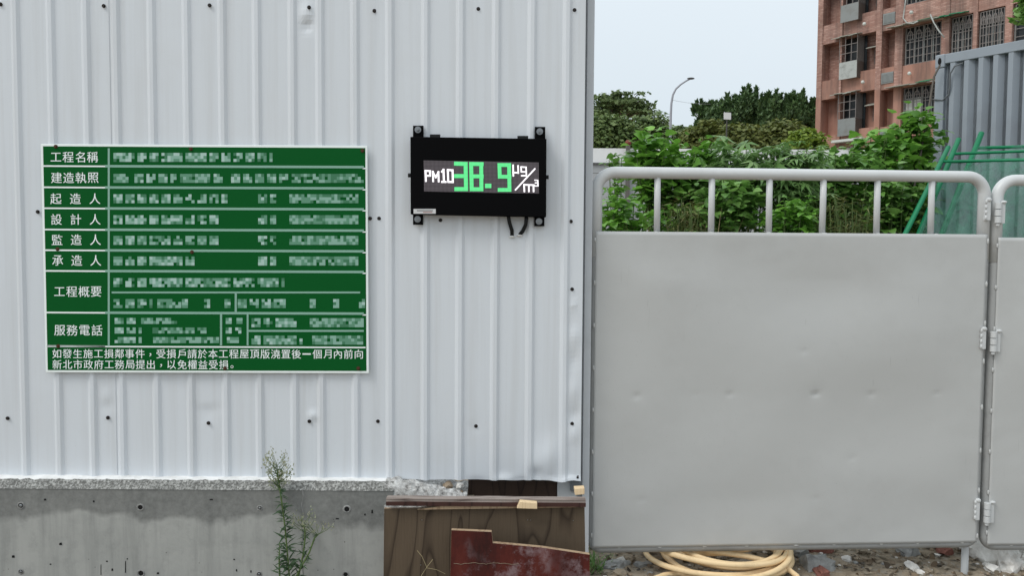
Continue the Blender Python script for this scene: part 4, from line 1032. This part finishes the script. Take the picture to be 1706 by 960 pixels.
def grille(parent, u0_, u1_, n_, z0, z1, cols, rows, m=GRILLE, r=.013, scroll=False):
    mb = MB()
    for i in range(cols+1):
        u = u0_ + (u1_-u0_)*i/cols; fbox(mb, u-r, u+r, n_-r, n_+r, z0, z1)
    for j in range(rows+1):
        z = z0 + (z1-z0)*j/rows; fbox(mb, u0_, u1_, n_-r*.7, n_+r*.7, z-r, z+r)
    if scroll:
        w_ = (u1_-u0_)/max(1, cols//2)
        for i in range(max(1, cols//2)):
            uc = u0_ + w_*(i+.5); ring = [fp(uc + math.cos(a)*w_*.3, n_+.01, z1-.42 + math.sin(a)*.26) for a in np.linspace(-.6, 3.74, 10)]
            mb.tube(ring, .022, 5)
    return mb.build('grille', m, parent)
def window(u0_, u1_, z0, z1, cols, rows, n_=-.12, scroll=True, back=-.28, curtain=False):
    mb = MB(); fbox(mb, u0_, u1_, back-.03, back, z0, z1); wd = mb.build('window', GLASS, bld)
    if curtain:
        mb = MB(); fbox(mb, u0_+.05, u0_+(u1_-u0_)*.45, back, back+.01, z0+.1, z1-.5); mb.build('curtain', CURT, wd)
    mb = MB()
    k = 4
    for i in range(k+1):
        u = u0_ + (u1_-u0_)*i/k; fbox(mb, u-.03, u+.03, back, back+.05, z0, z1)
    fbox(mb, u0_, u1_, back, back+.04, (z0+z1)/2+.3, (z0+z1)/2+.35); mb.build('frame', CAGE, wd)
    grille(wd, u0_+.04, u1_-.04, n_, z0+.03, z1-.05, cols, rows, scroll=scroll); return wd
def awning(u0_, u1_, z, d, m=AWN, drop=.25):
    mb = MB(); k = 6
    for i in range(k):
        a0 = u0_ + (u1_-u0_)*i/k; a1 = u0_ + (u1_-u0_)*(i+1)/k; s0, s1 = random.uniform(-.03,.03), random.uniform(-.03,.03)
        pts = [fp(a0, d, z-drop+s0), fp(a1, d, z-drop+s0), fp(a1, -.1, z+s1), fp(a0, -.1, z+s1)]; mb.slab(pts, (0,0,-.035))
    return mb.build('awning', m, bld)
def lampball(u, z):
    mb = MB(); mb.ball(fp(u, .16, z), .085, 8, 6); mb.tube([fp(u, 0, z), fp(u, .14, z-.03)], .03, 6); mb.build('wall_lamp', CURT, bld)
for k in range(-3, 3):
    zb_ = zA + FH*k
    m = TERRA if k <= 0 else TILE
    SPH = .85
    for bay, (n_, off, h) in {'A': (-.05, 0, .95), 'B': (-.10, .12, 1.0), 'D': (-.06, -.02, 1.02), 'E': (-.06, -.02, 1.0), 'F': (-.06, -.02, 1.0), 'G': (-.06, -.02, 1.0)}.items():
        u0_, u1_ = bays[bay]; mb = MB(); fbox(mb, u0_+.003, u1_-.003, -DEP+.008, n_, zb_+off, zb_+off+h); mb.build('spandrel', m, bld)
    # bay C: louvred air conditioner shelf
    u0_, u1_ = bays['C']; mb = MB(); fbox(mb, u0_+.003, u1_-.003, -DEP+.008, -.04, zb_+.02, zb_+1.05); sp = mb.build('spandrel', m, bld)
    mb = MB(); fbox(mb, u0_+.03, u1_-.03, -.039, .0, zb_+.3, zb_+.82)
    for i in range(9):
        u = u0_+.08 + (u1_-u0_-.16)*i/8; fbox(mb, u-.02, u+.02, .001, .025, zb_+.36, zb_+.76)
    mb.build('louvre', CAGE, sp)
    # bay B: caged window, sheet panel below it, small awning and slit window
    u0_, u1_ = bays['B']; um = uu(1437); z0 = zb_ - FH + 1.05; z1 = zb_ + .10; cu1 = u0_ + (um-u0_)*.86
    mb = MB(); fbox(mb, u0_, um, -.45, -.42, z0, z1); wd = mb.build('window', GLASS, bld)
    mb = MB(); pan = (zb_-FH+1.63); fbox(mb, u0_+.02, cu1, .22, .25, z0-.25, pan); mb.build('cage_panel', STRIPE if k == 1 else CAGE, wd)
    grille(wd, u0_+.02, cu1, .24, pan, z1-.02, 3, 3)
    mb = MB()
    for i in range(7): fbox(mb, cu1-.012, cu1+.012, -.4+i*.1, -.38+i*.1, z0-.25, z1-.02)
    fbox(mb, cu1-.014, cu1+.014, -.40, .24, z0-.25, pan); mb.build('cage_side', m_paint('dark_cage', (.10,.08,.07), .7, .3) if k == -3 else bpy.data.materials['dark_cage'], wd)
    awning(u0_-.35, um-.1, zb_+.22, .42, AWN, .12)
    ud0, ud1 = uu(1446), uu(1453); zz = zb_ - .55
    mb = MB(); fbox(mb, ud0, ud1, -DEP+.004, -DEP+.03, zz-.75, zz); sw = mb.build('window', GLASS, bld); grille(sw, ud0, ud1, -DEP+.08, zz-.75, zz, 3, 4, r=.012)
    mb = MB(); mb.slab([fp(ud0-.22, -.2, zz-.02), fp(ud1+.15, -.2, zz-.02), fp(ud1+.15, -DEP, zz+.16), fp(ud0-.22, -DEP, zz+.16)], (0,0,-.03)); mb.build('awning', AWN, bld)
    lampball(uu(1441), zb_+.52); lampball(bays['D'][0]+.42, zb_+.55)
    # bays D to G: barred windows
    for bay, cols in (('D', 8), ('E', 6), ('F', 8), ('G', 12)):
        u0_, u1_ = bays[bay]; window(u0_+.05, u1_-.03, zb_-FH+1.0, zb_-.03, cols, 5, scroll=True, curtain=(bay == 'D' and k == 0))
    u0_, u1_ = bays['D']; aw = awning(u0_-.55, u1_+.05, zb_+.10, .55, AWN, .12)
    mb = MB(); mb.slab([fp(u0_+.9, .60, zb_+.0), fp(u1_-.2, .60, zb_+.0), fp(u1_-.2, .0, zb_+.16), fp(u0_+.9, .0, zb_+.16)], (0,0,-.02)); mb.build('green_sheet', AWNG, aw)
    u0_, u1_ = bays['E']; awning(u0_-.45, u1_-.2, zb_+.12, .5, AWNG, .14)
mb = MB(); fbox(mb, uu(1394), uu(1445), -.1, .35, fac(1400, 238)[1], fac(1400, 236)[1]+.06); mb.build('ledge', CURT, bld)
for pts in ([(1522,-20),(1518,14),(1515,34),(1521,42),(1532,43),(1540,39)], [(1560,28),(1566,42),(1574,55),(1583,66)]):
    mb = MB(); q = [fp(*((lambda a: (a[0], .62, a[1]))(fac(a_, b_)))) for a_, b_ in pts]; mb.tube(q, .03, 8); mb.build('drain_hose', STRIPE, bld, smooth=True)
mb = MB(); fbox(mb, -.15, UE+.15, -9.15, .15, ZTOP+.004, ZTOP+.3); mb.build('roof', TERRA, bld)

# ------------------------------------------------------------------ slate container
CO = P(1554, 250, 8.0); CO.z = 0; CU = Vector((.62,-.78,0)).normalized(); CN = Vector((CU.y, -CU.x, 0))
CH = P(1562, 92, 8.0).z; CL = 6.06; CW_ = 2.44
def cpt(u, n_, z): return CO + CU*u + CN*n_ + Vector((0,0,z))
def cbox(mb, u0_, u1_, n0, n1, z0, z1):
    c = [cpt(u0_,n1,z0), cpt(u1_,n1,z0), cpt(u1_,n0,z0), cpt(u0_,n0,z0), cpt(u0_,n1,z1), cpt(u1_,n1,z1), cpt(u1_,n0,z1), cpt(u0_,n0,z1)]
    mb.add(c, [(0,3,2,1),(4,5,6,7),(0,1,5,4),(1,2,6,5),(2,3,7,6),(3,0,4,7)])
con = thing('shipping_container', 'slate grey corrugated steel container behind the green frames', 'container', CO)
mb = MB(); pitch = .131; V = []; u = .10; prof = [(0, 0)]
pts = []
while u < CL-.15:
    pts += [(u, -.05), (u+.034, -.05), (u+.042, -.002), (u+.084, -.002), (u+.127, -.05)]; u += pitch
V = [cpt(a, b, z) for z in (.1, CH-.10) for a, b in pts]; n = len(pts)
mb.add(V, [(i, i+1, n+i+1, n+i) for i in range(n-1)])
mb.build('corrugated_side', SLATE, con)
mb = MB(); cbox(mb, 0, CL, -CW_, -.05, .1, CH-.012); mb.build('body', SLATE, con)
mb = MB(); cbox(mb, .09, CL-.09, -.05, .004, CH-.10, CH-.004); mb.build('top_rail', SLATE, con, bevel=.006)
mb = MB(); cbox(mb, .09, CL-.09, -.05, .004, .0, .12); mb.build('bottom_rail', SLATE, con)
mb = MB(); cbox(mb, 0, .088, -.05, .003, .13, CH-.14); mb.build('corner_post', SLATE, con, bevel=.006)
mb = MB(); cbox(mb, -.004, .092, -.1, .010, CH-.137, CH); q = mb.build('corner_casting', SLATE, con, bevel=.012)
mb = MB(); mb.tube([cpt(.044, .0102, CH-.10), cpt(.044, .0102, CH-.045)], .001, 8)
ring = [cpt(.044 + math.cos(a)*.017, .0125, CH-.07 + math.sin(a)*.036) for a in np.linspace(0, 2*math.pi, 20)[:-1]]
mb = MB(); mb.add(ring, [tuple(range(19))]); mb.build('lock_hole', DARKHOLE, q)
mb = MB(); q_ = [cpt(a, .02+.02*math.sin(i), b) for i, (a, b) in enumerate([(.27, CH-.13), (.20, CH-.15), (.16, CH-.22), (.155, CH-.34), (.14, CH-.42), (.08, CH-.47), (0, CH-.45)])]
mb.tube(q_, .0085, 8); o = mb.build('power_cable', mat('grey_cable', (.14,.15,.16), .5), loc=q_[0], smooth=True); tag(o, 'short grey cable looped over the top left corner of the slate container', 'cable')
p0, p1 = P(1556, 128, 7.9), P(1503, 400, 6.9); d_ = (p1-p0); mb = MB(); q_ = [p0 + d_*(i/12) + Vector((0,0,-.10*math.sin(math.pi*i/12))) for i in range(13)]
q_ = [P(1566,108,7.9)] + q_ + [Vector((p1.x + d_.x*.6, p1.y + d_.y*.9, -.02))]
mb.tube(q_, .010, 8); o = mb.build('stay_cable', mat('brown_cable', (.10,.085,.07), .7), loc=p0, smooth=True); tag(o, 'long brown cable slanting down from the slate container into the shrubs', 'cable')

# ------------------------------------------------------------------ green leaning frames with netting
def gframe(label, top, low, rails, pr, net, Yt, Yf, dxr):
    "left post from top pixel through low pixel down to the soil; rails run right; the frame leans back"
    T_ = P(top[0], top[1], Yt); zl = None
    # foot where the line through the low pixel meets the soil
    lo = P(low[0], low[1], Yt + (Yf-Yt)*.42); d = lo - T_; k = -T_.z/d.z; Ft = T_ + d*k
    t = thing('green_frame', label, 'frame', (Ft.x, Ft.y, 0), 'green pipe frames leaning by the container')
    mb = MB(); mb.tube([T_, Ft], pr, 12); mb.build('post', GPIPE, t, smooth=True)
    side = Vector((dxr[0], dxr[1], dxr[2]))
    mb = MB(); mb.tube([T_+side, Ft+Vector((side.x, side.y, 0))], pr, 12); mb.build('post', GPIPE, t, smooth=True)
    L = (Ft-T_)
    for f in rails:
        a_ = T_ + L*f; b_ = a_ + Vector((side.x, side.y, side.z*(1-f))); mb = MB(); mb.tube([a_, b_], pr*.62, 10); mb.build('rail', GPIPE, t, smooth=True)
    a_ = T_ + L*.97; mb = MB(); mb.tube([a_, a_ + Vector((side.x, side.y, 0))], pr*.62, 10); mb.build('rail', GPIPE, t, smooth=True)
    if net:
        V = []; nu, nv = 60, 40; nrm = L.cross(side).normalized()
        for j in range(nv):
            f = rails[-1] + (.965-rails[-1])*j/(nv-1)
            for i in range(nu):
                s = i/(nu-1); o_ = .03*math.sin(s*46 + 1.4*math.sin(f*5)) + noise.noise(Vector((s*5, f*4, net)))*.05
                V.append(T_ + L*f + Vector((side.x*s, side.y*s, side.z*s*(1-f))) + nrm*o_)
        mb = MB(); mb.add(V, [(j*nu+i, j*nu+i+1, (j+1)*nu+i+1, (j+1)*nu+i) for j in range(nv-1) for i in range(nu-1)]); mb.build('netting', NET, t, smooth=True)
    return t
gframe('rearmost green pipe frame, its top corner highest against the container', (1635, 222), (1571, 385), [.055], .024, 1.0, 7.0, 5.6, (1.75, -.9, -.05))
gframe('middle green pipe frame with two close top rails', (1597, 232), (1533, 385), [.055, .085], .021, 2.0, 6.8, 5.4, (1.9, -.8, .0))
gframe('front green pipe frame, lowest and leftmost, leaning by the container', (1580, 245), (1509, 388), [.055], .019, 0, 6.6, 5.2, (1.9, -.7, -.03))

# ------------------------------------------------------------------ weeds in front of the concrete
def weed(label, path, Y, leaf_n, leaf_len, flower_n, frange, lean=0, group='weeds'):
    q = [P(a, b, Y + .01*i) for i, (a, b) in enumerate(path)]; b0 = Vector((q[0].x + (q[0].x-q[1].x)*.5, Y, -.02))
    t = thing('weed', label, 'weed', (b0.x, Y, 0), group)
    full = [b0] + q; mb = MB(); mb.tube(full, [.0042]*2 + [.0038]*(len(full)-3) + [.0015], 6); mb.build('stem', STEM, t, smooth=True)
    A_ = np.array([v[:] for v in full]); 
    def along(f): 
        x = f*(len(A_)-1); i = np.minimum(x.astype(int), len(A_)-2); r_ = (x-i)[:,None]; return A_[i]*(1-r_) + A_[i+1]*r_
    f = RNG.uniform(.12, .97, leaf_n); pos = along(f); a = RNG.uniform(0, 6.28, leaf_n); el = RNG.uniform(-.35, .8, leaf_n)
    tip = np.stack([np.cos(a)*np.cos(el), np.sin(a)*np.cos(el), np.sin(el)], 1)
    V, T = inst(THIN, pos, tip, np.tile([0,-.5,1.0], (leaf_n,1)) + RNG.normal(size=(leaf_n,3))*.3, leaf_len*RNG.uniform(.6, 1.2, leaf_n)*(1.15-.75*f)); npmesh('foliage', V, T, WEEDL, t)
    if flower_n:
        br = MB(); ps = []
        for k in range(max(8, flower_n//9)):
            ff = np.array([RNG.uniform(*frange)]); s = along(ff)[0]; an = RNG.uniform(0, 6.28); r_ = RNG.uniform(.025, .06); e_ = s + np.array([math.cos(an)*r_, math.sin(an)*r_*.7, RNG.uniform(.02,.06)])
            br.tube([s, (s*.4+e_*.6) - np.array([0,0,.004]), e_], .0011, 4, cap=False)
            for _ in range(9): ps.append(e_ + RNG.normal(size=3)*np.array([.008,.008,.011]))
        br.build('flower_stalk', STEM, t); ps = np.array(ps); m_ = len(ps); tip = RNG.normal(size=(m_,3))*.5 + np.array([0,0,1.0])
        V, T = inst(T_lance(.3), ps, tip, RNG.normal(size=(m_,3)), RNG.uniform(.007, .014, m_)); npmesh('flower', V, T, WEEDF, t)
    return t
weed('tall thin weed with pale flower heads growing against the concrete base', [(482,962),(479,925),(475,880),(471,850),(467,820),(463,795),(461,772)], 3.27, 190, .066, 380, (.70, 1.0))
weed('short leafy weed stem just right of the tall flowering one', [(497,962),(505,925),(508,900),(508,885),(505,872)], 3.27, 70, .05, 90, (.75, .98))
weed('bare thin weed stem close left of the tall flowering one', [(466,965),(465,930),(466,905)], 3.26, 34, .05, 0, (0, 0))
weed('weed shoot bending right with a small pale tip on the concrete', [(492,965),(502,945),(515,922),(524,897),(533,889)], 3.25, 40, .045, 70, (.86, 1.0))
def sprig(label, lines, Y, m=None):
    o0 = P(*lines[0][0], Y); t = MB()
    for ln in lines: t.tube([P(a, b, Y + .008*i) for i, (a, b) in enumerate(ln)], .0010, 5)
    o = t.build('dry_sprig', mat('dry_stalk', (.36,.30,.17), .8) if 'dry_stalk' not in bpy.data.materials else bpy.data.materials['dry_stalk'], loc=o0); return tag(o, label, 'sprig')
sprig('dry forked stalk rising in front of the plywood sheet', [[(700,1045),(702,960),(711,946),(703,928),(695,918)], [(711,946),(721,933)], [(711,947),(727,950),(742,957)]], 3.10)
n = 90; p0 = G(985, 948, 0); pos = np.array(p0)[None] + np.stack([RNG.normal(size=n)*.05, RNG.normal(size=n)*.05, np.zeros(n)], 1)
tip = np.stack([RNG.normal(size=n)*.7, RNG.normal(size=n)*.7, np.ones(n)], 1); V, T = inst(NEEDLE, pos, tip, RNG.normal(size=(n,3)), RNG.uniform(.04, .11, n))
o = npmesh('grass_tuft', V, T, LF_PALM, loc=p0); tag(o, 'small green grass tuft at the corner of the red board', 'grass tuft')
# leaf litter and scraps on the soil
n = 900; pos = np.stack([RNG.uniform(.35, 3.0, n), RNG.uniform(3.5, 4.5, n), np.zeros(n)], 1); pos[:,2] = [ground_z(x, y)+.006 for x, y, _ in pos]
a = RNG.uniform(0, 6.28, n); tip = np.stack([np.cos(a), np.sin(a), RNG.normal(size=n)*.25], 1)
V, T = inst(HEART, pos, tip, np.tile([0,0,1.0], (n,1)) + RNG.normal(size=(n,3))*.45, RNG.uniform(.015, .05, n))
o = npmesh('leaf_litter', V, T, m_leaf('litter', [(.10,.065,.035), (.22,.16,.10), (.05,.04,.03), (.30,.25,.18)], .8, .1)); tag(o, 'dry leaf litter scattered over the soil under the barrier', 'leaf litter', kind='stuff')
for o in SC.objects:
    if '_o' in o: del o['_o']
